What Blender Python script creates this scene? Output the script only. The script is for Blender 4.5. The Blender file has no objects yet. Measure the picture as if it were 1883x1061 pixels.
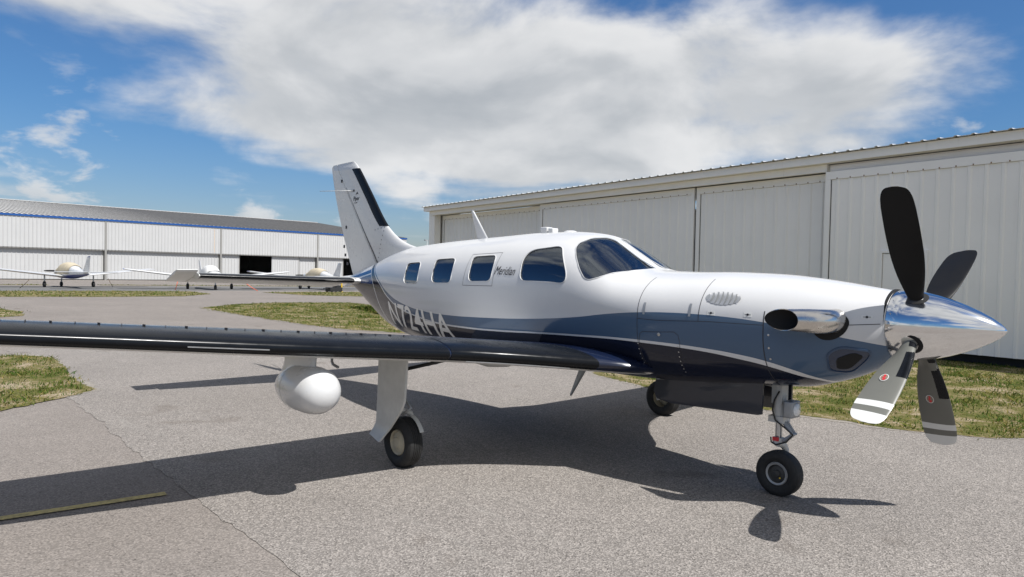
# Airfield scene: turboprop in front of hangars. Units metres; x = the airplane's forward, y = its port side, z up.
import bpy, bmesh, math, random
import numpy as np
from mathutils import Vector, Matrix, noise
random.seed(7)
rng = np.random.default_rng(7)
S = bpy.context.scene
COL = S.collection
# ------------------------------------------------------------------ camera, sky, sun, exposure
cam_d = bpy.data.cameras.new('camera'); cam = bpy.data.objects.new('camera', cam_d); COL.objects.link(cam)
cr = Vector((0.665473, 0.746130, 0.020857)); cu = Vector((-0.033447, 0.001893, 0.999439)); cf = Vector((-0.745672, 0.665798, -0.026216))
m = Matrix((cr, cu, -cf)).transposed().to_4x4(); m.translation = Vector((5.183099, -5.272902, 1.709741)); cam.matrix_world = m
cam_d.sensor_width = 36; cam_d.lens = 1295.196 * 36 / 1883; cam_d.shift_y = 5.196 / 1883
cam_d.clip_start = .05; cam_d.clip_end = 5000
S.camera = cam
SUN = Vector((.665, .11, 1)).normalized()
sd = bpy.data.lights.new('sun', 'SUN'); sun = bpy.data.objects.new('sun', sd); COL.objects.link(sun)
sd.energy = 4.0; sd.angle = math.radians(.5); sd.color = (1, .975, .94)
sun.rotation_euler = SUN.to_track_quat('Z', 'Y').to_euler(); sun.location = (0, 0, 30)
S.view_settings.view_transform = 'Standard'; S.view_settings.look = 'None'
S.view_settings.gamma = 1; S.view_settings.exposure = 0.68; S.view_settings.use_curve_mapping = False
S.render.engine = 'CYCLES'
try: S.cycles.max_bounces = 8; S.cycles.transparent_max_bounces = 12
except Exception: pass

class NT:
    """small helper to write node trees"""
    def __init__(s, tree): s.t = tree; tree.nodes.clear()
    def n(s, kind, **kw):
        nd = s.t.nodes.new('ShaderNode' + kind)
        for k, v in kw.items():
            if k == 'ins':
                for i, x in v.items():
                    if isinstance(x, bpy.types.NodeSocket): s.t.links.new(x, nd.inputs[i])
                    else: nd.inputs[i].default_value = x
            else: setattr(nd, k, v)
        return nd
    def math(s, op, a, b=0.0, c=None, clamp=False):
        ins = {0: a, 1: b}
        if c is not None: ins[2] = c
        return s.n('Math', operation=op, use_clamp=clamp, ins=ins).outputs[0]
    def mix(s, f, a, b):
        nd = s.n('Mix', data_type='RGBA', ins={0: f})
        for i, x in ((6, a), (7, b)):
            if isinstance(x, bpy.types.NodeSocket): s.t.links.new(x, nd.inputs[i])
            else: nd.inputs[i].default_value = (*x, 1) if len(x) == 3 else x
        return nd.outputs[2]
    def ramp(s, f, pts, interp='LINEAR'):
        nd = s.n('ValToRGB', ins={0: f}); cr_ = nd.color_ramp; cr_.interpolation = interp
        while len(cr_.elements) < len(pts): cr_.elements.new(.5)
        for e, (p, c) in zip(cr_.elements, pts):
            e.position = p; e.color = (c, c, c, 1) if not isinstance(c, tuple) else (*c, 1)
        return nd.outputs[0]
    def noise(s, vec, scale, detail=4, rough=.5, dist=0.0):
        return s.n('TexNoise', ins={'Vector': vec, 'Scale': scale, 'Detail': detail, 'Roughness': rough, 'Distortion': dist}).outputs[0]

world = bpy.data.worlds.new('World'); S.world = world; world.use_nodes = True
w = NT(world.node_tree)
sky = w.n('TexSky', sky_type='NISHITA'); sky.sun_disc = False
sky.sun_elevation = math.asin(SUN.z); sky.sun_rotation = math.atan2(SUN.x, SUN.y)
sky.air_density = 1.25; sky.dust_density = .35; sky.ozone_density = 2.2; sky.altitude = 0
d3 = w.n('TexCoord').outputs['Generated']
sp = w.n('SeparateXYZ', ins={0: d3})
zz = w.math('MAXIMUM', sp.outputs[2], .0)
inv = w.math('DIVIDE', 1.0, w.math('ADD', zz, .03))
px_ = w.math('MULTIPLY', sp.outputs[0], inv); py_ = w.math('MULTIPLY', sp.outputs[1], inv)
P = w.n('CombineXYZ', ins={0: px_, 1: py_, 2: 0.0}).outputs[0]          # position on the cloud deck, in deck heights
# one large bank of cumulus drifting over the field, scattered puffs elsewhere
a_ = w.math('ADD', w.math('MULTIPLY', px_, -.746), w.math('MULTIPLY', py_, .666))
b_ = w.math('ADD', w.math('MULTIPLY', px_, .666), w.math('MULTIPLY', py_, .745))
qa = w.math('POWER', w.math('ABSOLUTE', w.math('DIVIDE', w.math('SUBTRACT', a_, 4.4), 2.5)), 2.0)
qb = w.math('POWER', w.math('ABSOLUTE', w.math('DIVIDE', w.math('SUBTRACT', b_, .08), 2.45)), 2.0)
bank = w.math('SUBTRACT', 1.0, w.math('ADD', qa, qb))
lf = w.noise(w.n('VectorMath', operation='ADD', ins={0: P, 1: (22.0, 3.7, 0)}).outputs[0], .21, 2, .5)
rest = w.math('MINIMUM', w.math('MULTIPLY', w.math('SUBTRACT', lf, .44), 1.5), .28)   # cloud added over the rest of the sky, laid out to fill shaded walls
lane = w.n('MapRange', interpolation_type='SMOOTHERSTEP', ins={0: w.math('ABSOLUTE', w.math('SUBTRACT', w.math('ABSOLUTE', w.math('SUBTRACT', b_, .2)), 3.3)), 1: .9, 2: 2.2, 3: .30, 4: 0.0}).outputs[0]
rest = w.math('SUBTRACT', rest, lane)                                                  # clear lanes between the cloud streets
bank = w.math('MAXIMUM', w.math('MULTIPLY', bank, .40), w.math('MAXIMUM', rest, -.06))
dv = w.n('Mapping', ins={0: d3, 3: (1, 1, 1.9)}).outputs[0]
n1 = w.noise(P, .8, 6, .50, .2)
n2 = w.noise(dv, 4.2, 10, .56, .3)
dens = w.math('ADD', w.math('ADD', w.math('MULTIPLY', n1, .38), w.math('MULTIPLY', n2, .62)), bank)
cover = w.n('MapRange', interpolation_type='SMOOTHSTEP', ins={0: dens, 1: .48, 2: .70, 3: 0.0, 4: 1.0}).outputs[0]
n4 = w.noise(w.n('Mapping', ins={0: d3, 3: (1, 1, 2.4)}).outputs[0], 9.5, 7, .55, .2)          # small fair-weather puffs low over the horizon
low = w.n('MapRange', interpolation_type='SMOOTHSTEP', ins={0: zz, 1: .10, 2: .30, 3: .85, 4: 0.0}).outputs[0]
cov2 = w.math('MULTIPLY', w.n('MapRange', interpolation_type='SMOOTHSTEP', ins={0: n4, 1: .575, 2: .70, 3: 0.0, 4: 1.0}).outputs[0], low)
cover = w.math('MAXIMUM', cover, cov2)
# relief: a puff is bright where the cloud thins above it, grey where more cloud hangs over it
dup = w.n('VectorMath', operation='ADD', ins={0: dv, 1: (.02, 0, .055)}).outputs[0]
n2u = w.noise(dup, 4.2, 6, .50, .3); n2s = w.noise(dv, 4.2, 6, .50, .3)
lit = w.n('MapRange', interpolation_type='SMOOTHSTEP', ins={0: w.math('SUBTRACT', n2s, n2u), 1: -.13, 2: .13, 3: 0.0, 4: 1.0}).outputs[0]
n3 = w.noise(dv, 2.2, 5, .5, .3)
thick = w.n('MapRange', interpolation_type='SMOOTHSTEP', ins={0: w.math('ADD', dens, w.math('MULTIPLY', n3, .5)), 1: .85, 2: 1.35, 3: 0.0, 4: 1.0}).outputs[0]
bright = w.math('ADD', w.math('MULTIPLY', lit, .50), w.math('MULTIPLY', w.math('SUBTRACT', 1.0, thick), .55), clamp=True)
ccol = w.mix(bright, (4.3, 4.7, 5.15), (9.4, 9.45, 9.5))
horizon = w.n('MapRange', ins={0: zz, 1: 0.0, 2: .06, 3: .35, 4: 1.0}).outputs[0]
skc = w.n('Mix', data_type='RGBA', blend_type='MULTIPLY', ins={0: 1.0})
w.t.links.new(w.mix(w.n('MapRange', interpolation_type='SMOOTHSTEP', ins={0: zz, 1: 0.0, 2: .22, 3: 0.0, 4: 1.0}).outputs[0], (.66, .77, 1.06), (.46, .76, 1.12)), skc.inputs[7]); w.t.links.new(sky.outputs[0], skc.inputs[6])
fin_c = w.mix(w.math('MULTIPLY', w.math('MULTIPLY', cover, horizon), .96), skc.outputs[2], ccol)
bg = w.n('Background', ins={0: fin_c, 1: .0535})
w.t.links.new(bg.outputs[0], w.n('OutputWorld').inputs[0])

# ------------------------------------------------------------------ materials
MATS = {}
def mat(name, col=(.5, .5, .5), rough=.5, metal=0.0, coat=0.0, var=0.0, vscale=6.0, bump=0.0, bscale=80.0, spec=.5, alpha=None):
    if name in MATS: return MATS[name]
    M = bpy.data.materials.new(name); M.use_nodes = True; t = NT(M.node_tree); MATS[name] = M
    oc = t.n('TexCoord').outputs['Object']
    c = (*col, 1)
    if var:
        nz = t.noise(oc, vscale, 5, .6)
        f = t.n('MapRange', ins={0: nz, 1: .3, 2: .7, 3: 1 - var, 4: 1 + var}).outputs[0]
        hs = t.n('HueSaturation', ins={'Value': f, 'Color': c}); c = hs.outputs[0]
    b = t.n('BsdfPrincipled', ins={'Base Color': c, 'Roughness': rough, 'Metallic': metal, 'Coat Weight': coat, 'Coat Roughness': .04, 'Specular IOR Level': spec})
    if var:
        rr = t.n('MapRange', ins={0: t.noise(oc, vscale * 2.3, 4), 1: .3, 2: .7, 3: max(0, rough - .06), 4: min(1, rough + .06)}).outputs[0]
        t.t.links.new(rr, b.inputs['Roughness'])
    if bump:
        bn = t.n('Bump', ins={'Strength': bump, 'Distance': .01, 'Height': t.noise(oc, bscale, 5, .6)})
        t.t.links.new(bn.outputs[0], b.inputs['Normal'])
    t.t.links.new(b.outputs[0], t.n('OutputMaterial').inputs[0])
    return M

WHITE = mat('white_paint', (.57, .57, .565), .30, coat=.4, var=.02, vscale=2)
NAVY = mat('navy_paint', (.006, .011, .032), .22, coat=.4, var=.1, vscale=3)
MIDB = mat('slate_blue_paint', (.045, .085, .16), .25, coat=1.0, var=.04, vscale=3)
BOOT = mat('black_deice_boot', (.006, .007, .009), .24, coat=.0, var=.15, vscale=5, spec=.2)
GREYU = mat('pale_underside', (.62, .62, .60), .38, coat=.2, var=.05, vscale=3)
CHROME = mat('polished_spinner', (.80, .80, .80), .10, metal=1)
STEEL = mat('dull_steel', (.5, .5, .5), .32, metal=.9, var=.1)
EXH = mat('polished_exhaust', (.66, .63, .59), .24, metal=1, var=.08)
SOOT_SHADE = mat('soot_and_shade', (.006, .006, .006), .85)  # flat black, for the sooty bores and for painted shade in the inlets
RUBBER = mat('tyre_rubber', (.014, .014, .014), .72, var=.25, vscale=14, bump=.15, bscale=160)
CREAM = mat('cream_wheel', (.42, .38, .29), .4, var=.08)
GEARP = mat('white_gear_paint', (.52, .52, .50), .35, var=.08, vscale=9)
GREYM = mat('grey_metal', (.32, .33, .34), .42, metal=.4, var=.12, vscale=12)
HOSE = mat('black_hose', (.012, .012, .012), .5)
BLADEG = mat('blade_grey', (.135, .135, .118), .42, var=.04, vscale=4)
BLADEK = mat('blade_black', (.004, .004, .0045), .5, var=.1, vscale=4, spec=.22)
BLADEW = mat('blade_white', (.62, .62, .60), .4)
RED = mat('emblem_red', (.55, .02, .03), .4)
SEAM = mat('panel_gap', (.03, .03, .035), .7)
SEAL = mat('window_seal', (.03, .03, .032), .6)
CABIN = mat('cabin_lining', (.34, .31, .27), .8, var=.08)
SEAT = mat('seat_leather', (.22, .19, .16), .55, var=.1)
DASH = mat('glareshield', (.02, .02, .022), .7)
DECAL = mat('black_lettering', (.012, .012, .014), .4)
SILV = mat('silver_lettering', (.78, .76, .71), .35, coat=.4)
YEL = mat('yellow_paint', (.60, .40, .04), .55, var=.15)

def glass_mat(name, tint, ior=1.5):
    M = bpy.data.materials.new(name); M.use_nodes = True; t = NT(M.node_tree); MATS[name] = M
    tr = t.n('BsdfTransparent', ins={0: (*tint, 1)}); gl = t.n('BsdfGlossy', ins={0: (.9, .95, 1, 1), 1: .015})
    fr = t.n('Fresnel', ins={0: ior}).outputs[0]
    fr = t.math('MULTIPLY', fr, .95, clamp=True)
    mx = t.n('MixShader', ins={0: fr, 1: tr.outputs[0], 2: gl.outputs[0]})
    t.t.links.new(mx.outputs[0], t.n('OutputMaterial').inputs[0]); return M
GLASS = glass_mat('tinted_cabin_glass', (.42, .46, .50), 2.1)
GLASSW = glass_mat('windscreen_glass', (.74, .75, .76), 2.1)

# ------------------------------------------------------------------ scene helpers
def link(o, parent=None):
    COL.objects.link(o)
    if parent is not None: o.parent = parent
    return o
def mesh_obj(name, verts, faces, mats, parent=None, smooth=False, fm=None, angle=None):
    me = bpy.data.meshes.new(name); me.from_pydata([tuple(v) for v in verts], [], faces)
    for M in (mats if isinstance(mats, (list, tuple)) else [mats]): me.materials.append(M)
    if fm: me.polygons.foreach_set('material_index', fm)
    if smooth or angle:
        me.polygons.foreach_set('use_smooth', [True] * len(me.polygons))
        if angle: me.set_sharp_from_angle(angle=math.radians(angle))
    me.update()
    return link(bpy.data.objects.new(name, me), parent)
def shared(name, src, parent=None):
    return link(bpy.data.objects.new(name, src.data), parent)
def empty(name, loc=(0, 0, 0), rz=0.0, parent=None):
    o = bpy.data.objects.new(name, None); o.location = loc; o.rotation_euler = (0, 0, rz); o.empty_display_size = .3
    return link(o, parent)
def tag(o, label, cat, group=None):
    o['label'] = label; o['category'] = cat
    if group: o['group'] = group
    return o
def struct(o, label=None):
    o['kind'] = 'structure'
    if label: o['label'] = label
    return o
class G:
    """collects vertices and faces for one mesh"""
    def __init__(s): s.v = []; s.f = []; s.m = []
    def add(s, vs, fs, m=0):
        b = len(s.v); s.v += [tuple(v) for v in vs]; s.f += [tuple(i + b for i in f) for f in fs]; s.m += [m] * len(fs); return s
    def box(s, c, d, rot=None, m=0):
        vs = [Vector((x * d[0] / 2, y * d[1] / 2, z * d[2] / 2)) for x in (-1, 1) for y in (-1, 1) for z in (-1, 1)]
        if rot is not None: vs = [rot @ v for v in vs]
        vs = [v + Vector(c) for v in vs]
        return s.add(vs, [(0, 1, 3, 2), (4, 6, 7, 5), (0, 4, 5, 1), (2, 3, 7, 6), (0, 2, 6, 4), (1, 5, 7, 3)], m)
    def rings(s, rs, close=True, cap=True, m=0):
        n = len(rs[0]); vs = [p for r in rs for p in r]; fs = []
        for i in range(len(rs) - 1):
            for k in range(n if close else n - 1):
                k2 = (k + 1) % n; fs.append((i * n + k, i * n + k2, (i + 1) * n + k2, (i + 1) * n + k))
        if cap and close: fs.append(tuple(range(n))[::-1]); fs.append(tuple((len(rs) - 1) * n + k for k in range(n)))
        return s.add(vs, fs, m)
    def tube(s, pts, r, n=10, cap=True, m=0):
        pts = [Vector(p) for p in pts]; rr = r if isinstance(r, (list, tuple)) else [r] * len(pts); rs = []; up = None
        for i, p in enumerate(pts):
            d = (pts[min(i + 1, len(pts) - 1)] - pts[max(i - 1, 0)]).normalized()
            if up is None: up = d.orthogonal().normalized()
            up = (up - d * up.dot(d)).normalized(); sd_ = d.cross(up)
            rs.append([p + (up * math.cos(2 * math.pi * k / n) + sd_ * math.sin(2 * math.pi * k / n)) * rr[i] for k in range(n)])
        return s.rings(rs, True, cap, m)
    def revolve(s, prof, origin, axis, n=32, m=0, cap=False):
        ax = Vector(axis).normalized(); u = ax.orthogonal().normalized(); v = ax.cross(u); o = Vector(origin)
        rs = [[o + ax * a + (u * math.cos(2 * math.pi * k / n) + v * math.sin(2 * math.pi * k / n)) * r for k in range(n)] for a, r in prof]
        return s.rings(rs, True, cap, m)
    def obj(s, name, mats, parent=None, smooth=False, angle=None):
        return mesh_obj(name, s.v, s.f, mats, parent, smooth, s.m, angle)

# ------------------------------------------------------------------ fuselage shape
# ---- fuselage shape: station tables (x forward from the main axle, z up from the ground)
def pchip(tab):
    xs=[t[0] for t in tab]; ys=[t[1] for t in tab]; n=len(xs)
    h=[xs[i+1]-xs[i] for i in range(n-1)]; d=[(ys[i+1]-ys[i])/h[i] for i in range(n-1)]
    m=[0.0]*n; m[0]=d[0]; m[-1]=d[-1]
    for i in range(1,n-1):
        if d[i-1]*d[i]<=0: m[i]=0.0
        else:
            w1=2*h[i]+h[i-1]; w2=h[i]+2*h[i-1]; m[i]=(w1+w2)/(w1/d[i-1]+w2/d[i])
    def f(x):
        if x<=xs[0]: return ys[0]
        if x>=xs[-1]: return ys[-1]
        lo=0
        while x>xs[lo+1]: lo+=1
        t=(x-xs[lo])/h[lo]; t2=t*t; t3=t2*t
        return (2*t3-3*t2+1)*ys[lo]+(t3-2*t2+t)*h[lo]*m[lo]+(-2*t3+3*t2)*ys[lo+1]+(t3-t2)*h[lo]*m[lo+1]
    return f
F_TOP=pchip([(-4.42,1.60),(-4.1,1.68),(-3.6,1.80),(-3.1,1.93),(-2.6,2.02),(-2.15,2.055),(-1.6,2.085),(-1.1,2.105),(-.6,2.125),(-.18,2.14),(.22,2.14),(.48,2.126),(.62,2.106),(.8,2.043),(1.017,1.92),(1.146,1.846),(1.26,1.787),(1.36,1.766),(1.48,1.756),(1.82,1.752),(2.07,1.755),(2.31,1.75),(2.54,1.74),(2.75,1.72),(2.96,1.693),(3.15,1.664),(3.32,1.638)])
F_BOT=pchip([(-4.42,1.52),(-4.15,1.42),(-3.65,1.18),(-3.06,.945),(-2.6,.85),(-2.0,.80),(-1.0,.775),(0,.77),(1.2,.785),(1.6,.80),(2.0,.83),(2.37,.865),(2.72,.895),(2.95,.96),(3.15,1.045),(3.25,1.105),(3.32,1.165)])
F_HW=pchip([(-4.42,.03),(-4.1,.10),(-3.6,.21),(-3.1,.33),(-2.6,.45),(-2.1,.555),(-1.6,.63),(-1.1,.67),(-.5,.685),(.3,.685),(.8,.68),(1.2,.665),(1.6,.64),(2.0,.595),(2.4,.535),(2.8,.455),(3.05,.38),(3.2,.31),(3.32,.242)])
F_ZC=pchip([(-4.42,1.56),(-3.6,1.52),(-3.0,1.49),(-2.2,1.47),(-1.0,1.46),(.5,1.45),(1.2,1.40),(1.8,1.34),(2.5,1.34),(3.0,1.37),(3.32,1.405)])
F_N=pchip([(-4.42,2.0),(-3,2.05),(-2,2.1),(0,2.25),(.6,2.3),(1.0,2.4),(1.35,2.4),(1.7,2.35),(2.4,2.3),(3.0,2.2),(3.32,2.0)])
def fus(x,t):
    """point on the fuselage skin; t=0 starboard side, 90 deg top, 180 port, 270 keel"""
    n=2.0/F_N(x); c=math.cos(t); s=math.sin(t); zc=F_ZC(x)
    y=-math.copysign(abs(c)**n,c)*F_HW(x)
    hh=(F_TOP(x)-zc) if s>=0 else (zc-F_BOT(x))
    return (x,y,zc+math.copysign(abs(s)**n,s)*hh)
def fus_n(x,t):
    e=1e-3; a=fus(x-e,t); b=fus(x+e,t); c=fus(x,t-e); d=fus(x,t+e)
    u=[b[i]-a[i] for i in range(3)]; v=[d[i]-c[i] for i in range(3)]
    n=[u[1]*v[2]-u[2]*v[1],u[2]*v[0]-u[0]*v[2],u[0]*v[1]-u[1]*v[0]]
    l=math.sqrt(sum(k*k for k in n)) or 1
    n=[k/l for k in n]
    p=fus(x,t); zc=F_ZC(x)
    if n[1]*p[1]+n[2]*(p[2]-zc)<0: n=[-k for k in n]
    return n
def fus_off(x,t,d):
    p=fus(x,t); n=fus_n(x,t)
    return (p[0]+n[0]*d,p[1]+n[1]*d,p[2]+n[2]*d)

# ------------------------------------------------------------------ the parked turboprop
plane = empty('turboprop_airplane')
tag(plane, 'large white and blue single engine turboprop airplane with polished spinner parked in the foreground', 'airplane')
R_ = math.radians
# painted scheme on the fuselage: colour boundaries are curves z(x) along the side
def paint_fuselage():
    M = bpy.data.materials.new('fuselage_paint'); M.use_nodes = True; t = NT(M.node_tree)
    oc = t.n('TexCoord').outputs['Object']; s = t.n('SeparateXYZ', ins={0: oc}); X, Y, Z = s.outputs
    X0, X1, Z0, Z1 = -3.6, 3.4, .7, 2.0
    def curve(pts, a0, a1, b0, b1, src):
        f = t.n('MapRange', ins={0: src, 1: a0, 2: a1, 3: 0.0, 4: 1.0}).outputs[0]
        nd = t.n('FloatCurve', ins={1: f}); cv = nd.mapping.curves[0]
        pts = [((p - a0) / (a1 - a0), (q - b0) / (b1 - b0)) for p, q in pts]
        cv.points[0].location = pts[0]; cv.points[1].location = pts[-1]
        for p in pts[1:-1]: cv.points.new(*p)
        nd.mapping.extend = 'HORIZONTAL'; nd.mapping.update()
        return t.n('MapRange', clamp=False, ins={0: nd.outputs[0], 1: 0.0, 2: 1.0, 3: b0, 4: b1}).outputs[0]
    wb = curve([(-3.6, 2.0), (-3.41, 1.83), (-3.263, 1.71), (-2.991, 1.575), (-2.679, 1.44), (-2.214, 1.32), (-1.563, 1.243), (-.988, 1.23), (-.5, 1.24), (.02, 1.26), (.484, 1.29), (.9, 1.33), (1.266, 1.38), (1.593, 1.41), (1.84, 1.42), (2.07, 1.42), (2.29, 1.413), (2.574, 1.39), (2.868, 1.35), (3.129, 1.305), (3.4, 1.25)], X0, X1, Z0, Z1, X)
    st = curve([(-3.6, 2.0), (-3.33, 1.74), (-3.1, 1.60), (-2.95, 1.535), (-2.647, 1.38), (-2.241, 1.25), (-1.789, 1.18), (-1.376, 1.135), (-.739, 1.12), (-.191, 1.13), (.298, 1.15), (.874, 1.17), (1.249, 1.18), (1.587, 1.18), (1.886, 1.173), (2.156, 1.158), (2.405, 1.133), (2.558, 1.108), (2.731, 1.06), (2.879, 1.003), (2.944, .975), (3.4, .72)], X0, X1, Z0, Z1, X)
    wd = curve([(-3.6, .018), (-2.6, .018), (-.7, .018), (.9, .016), (1.6, .022), (2.15, .028), (2.55, .038), (2.75, .036), (2.9, .02), (3.4, .012)], X0, X1, 0, .1, X)
    tl = curve([(.7, -2.75), (1.04, -2.905), (1.21, -3.01), (1.46, -3.183), (1.68, -3.411), (2.0, -3.75)], Z0, Z1, -4.0, -2.5, Z)
    blue = t.math('LESS_THAN', Z, wb)
    below_s = t.math('LESS_THAN', Z, st); below_s2 = t.math('LESS_THAN', Z, t.math('SUBTRACT', st, wd))
    aft = t.math('LESS_THAN', X, tl)
    pin = t.math('LESS_THAN', t.math('ABSOLUTE', t.math('SUBTRACT', X, t.math('ADD', tl, .0))), .011)
    tailz = t.math('GREATER_THAN', Z, t.math('ADD', 1.715, t.math('MULTIPLY', t.math('ADD', X, 3.5), .16)))
    tb = t.math('MULTIPLY', aft, t.math('GREATER_THAN', Z, 1.52))
    nz = t.noise(oc, 1.7, 5, .6)
    white = t.mix(t.n('MapRange', ins={0: nz, 1: .3, 2: .7, 3: 0.0, 4: 1.0}).outputs[0], (.56, .56, .56), (.59, .59, .59))
    c = t.mix(blue, white, (.066, .110, .178))
    c = t.mix(below_s, c, (.62, .62, .62))
    c = t.mix(below_s2, c, (.007, .010, .024))
    c = t.mix(tb, c, (.012, .05, .17))
    c = t.mix(t.math('MULTIPLY', aft, tailz), c, white)
    c = t.mix(t.math('MULTIPLY', pin, t.math('LESS_THAN', Z, 1.72)), c, (.62, .62, .62))
    p2 = t.math('LESS_THAN', t.math('ABSOLUTE', t.math('SUBTRACT', Z, t.math('ADD', 1.645, t.math('MULTIPLY', t.math('ADD', X, 3.5), .13)))), .010)
    c = t.mix(t.math('MULTIPLY', p2, aft), c, (.62, .62, .62))
    # streaks of grime low on the belly
    gr = t.n('MapRange', ins={0: t.noise(t.n('Mapping', ins={0: oc, 3: (1.2, 8, 8)}).outputs[0], 1.5, 5, .6), 1: .5, 2: .8, 3: .16, 4: .30}).outputs[0]
    b = t.n('BsdfPrincipled', ins={'Base Color': c, 'Roughness': gr, 'Coat Weight': .22, 'Coat Roughness': .035, 'Specular IOR Level': .26})
    # faint oil-canning of the skin
    bn = t.n('Bump', ins={'Strength': .05, 'Distance': .02, 'Height': t.noise(oc, 3.2, 2, .5)})
    t.t.links.new(bn.outputs[0], b.inputs['Coat Normal']); t.t.links.new(bn.outputs[0], b.inputs['Normal'])
    t.t.links.new(b.outputs[0], t.n('OutputMaterial').inputs[0])
    return M
FPAINT = paint_fuselage()

def fus_mesh():
    g = G(); NX, NTH = 176, 112
    xs = [-4.42 + 7.74 * i / (NX - 1) for i in range(NX)]
    g.rings([[fus(x, 2 * math.pi * k / NTH) for k in range(NTH)] for x in xs], m=0)
    # cabin cavity
    cav = []
    for i in range(60):
        x = -2.35 + (1.27 + 2.35) * i / 59
        r = []
        for k in range(72):
            p = fus_off(x, 2 * math.pi * k / 72, -.045); r.append((x, p[1], max(p[2], 1.05)))
        cav.append(r[::-1])
    g.rings(cav, m=1)
    return g
def round_poly(pts, r):
    """pts in (x, t deg); corners cut by r metres and rounded"""
    K = R_(1) * .68; q = [Vector((p[0], p[1] * K)) for p in pts]; out = []; n = len(q)
    for i in range(n):
        a, b, c = q[i - 1], q[i], q[(i + 1) % n]; u = a - b; v = c - b
        ru = min(r, u.length * .48); rv = min(r, v.length * .48)
        A = b + u.normalized() * ru; Cc = b + v.normalized() * rv
        for k in range(5):
            s = k / 4; out.append(A * (1 - s) ** 2 + b * 2 * s * (1 - s) + Cc * s * s)
    return out
def patch(poly, gx=.05, gt=.05):
    """flat polygon in (x, t*.68) cut into a grid; returns bmesh"""
    bm = bmesh.new(); vs = [bm.verts.new((p.x, p.y, 0)) for p in poly]; bm.faces.new(vs)
    x0 = min(p.x for p in poly); x1 = max(p.x for p in poly); y0 = min(p.y for p in poly); y1 = max(p.y for p in poly)
    k = math.floor(x0 / gx) + 1
    while k * gx < x1:
        bmesh.ops.bisect_plane(bm, geom=bm.verts[:] + bm.edges[:] + bm.faces[:], dist=1e-6, plane_co=(k * gx, 0, 0), plane_no=(1, 0, 0)); k += 1
    k = math.floor(y0 / gt) + 1
    while k * gt < y1:
        bmesh.ops.bisect_plane(bm, geom=bm.verts[:] + bm.edges[:] + bm.faces[:], dist=1e-6, plane_co=(0, k * gt, 0), plane_no=(0, 1, 0)); k += 1
    bmesh.ops.remove_doubles(bm, verts=bm.verts[:], dist=1e-5)
    return bm
K68 = R_(1) * .68
def map_patch(bm, off, mirror=False):
    vs = []
    for v in bm.verts:
        p = fus_off(v.co.x, v.co.y / .68, off); vs.append((p[0], -p[1] if mirror else p[1], p[2]))
    bm.verts.index_update()
    return vs, [tuple(v.index for v in f.verts) for f in bm.faces]
def thick_patch(bm, d_out, d_in, mirror=False):
    """closed solid from a patch"""
    a, fs = map_patch(bm, d_out, mirror); b, _ = map_patch(bm, d_in, mirror); n = len(a)
    out = [f for f in fs]; inn = [tuple(i + n for i in f[::-1]) for f in fs]; side = []
    for e in bm.edges:
        if len(e.link_faces) == 1:
            f = e.link_faces[0]; lv = [l.vert.index for l in f.loops]; i, j = e.verts[0].index, e.verts[1].index
            k = lv.index(i)
            if lv[(k + 1) % len(lv)] != j: i, j = j, i
            side.append((j, i, i + n, j + n))
    allf = out + inn + side
    # make the normals point outwards
    bm2 = bmesh.new(); vv = [bm2.verts.new(p) for p in a + b]
    for f in allf: bm2.faces.new([vv[i] for i in f])
    bmesh.ops.recalc_face_normals(bm2, faces=bm2.faces[:])
    bm2.verts.index_update(); res = ([tuple(v.co) for v in bm2.verts], [tuple(v.index for v in f.verts) for f in bm2.faces]); bm2.free()
    return res
WIN = {
 'aft': ([(-2.085, 8.0), (-2.125, 33.5), (-1.765, 33.5), (-1.705, 8.0)], .07),
 'mid': ([(-1.375, 9.6), (-1.435, 36), (-1.035, 36.2), (-.985, 9.8)], .07),
 'exit': ([(-.672, 11.6), (-.722, 37), (-.335, 37.2), (-.298, 12)], .07),
 'fore': ([(.135, 13), (.095, 33), (.15, 42), (.52, 48.5), (.60, 38), (.74, 21), (.73, 13.4)], .075),
 'screen': ([(.665, 56), (.68, 50), (.752, 41), (.855, 30.5), (.945, 23.6), (1.0, 24.5), (1.07, 30.5), (1.169, 45.5), (1.25, 59.5), (1.318, 85.8), (1.10, 86.2), (.80, 86.8), (.745, 84), (.70, 71)], .03),
}
cutg = G(); PATCH = {}
for k, (pts, r) in WIN.items():
    bm = patch(round_poly(pts, r), .06, .06); PATCH[k] = bm
    for mir in (False, True):
        vs, fs = thick_patch(bm, .06, -.13, mir); cutg.add(vs, fs)
fo = fus_mesh().obj('fuselage', [FPAINT, CABIN, SEAL], plane, smooth=True)
co = cutg.obj('cutter', [FPAINT, CABIN, SEAL]); co.data.polygons.foreach_set('material_index', [2] * len(co.data.polygons))
bo = fo.modifiers.new('b', 'BOOLEAN'); bo.operation = 'DIFFERENCE'; bo.object = co; bo.solver = 'EXACT'; bo.material_mode = 'INDEX'
dg = bpy.context.evaluated_depsgraph_get(); nm = bpy.data.meshes.new_from_object(fo.evaluated_get(dg))
fo.modifiers.clear(); fo.data = nm; nm.name = 'fuselage'
bpy.data.objects.remove(co)
nm.polygons.foreach_set('use_smooth', [True] * len(nm.polygons)); nm.set_sharp_from_angle(angle=R_(38))
fo['label'] = 'white fuselage with slate blue and navy swoosh and tinted windows'
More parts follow.
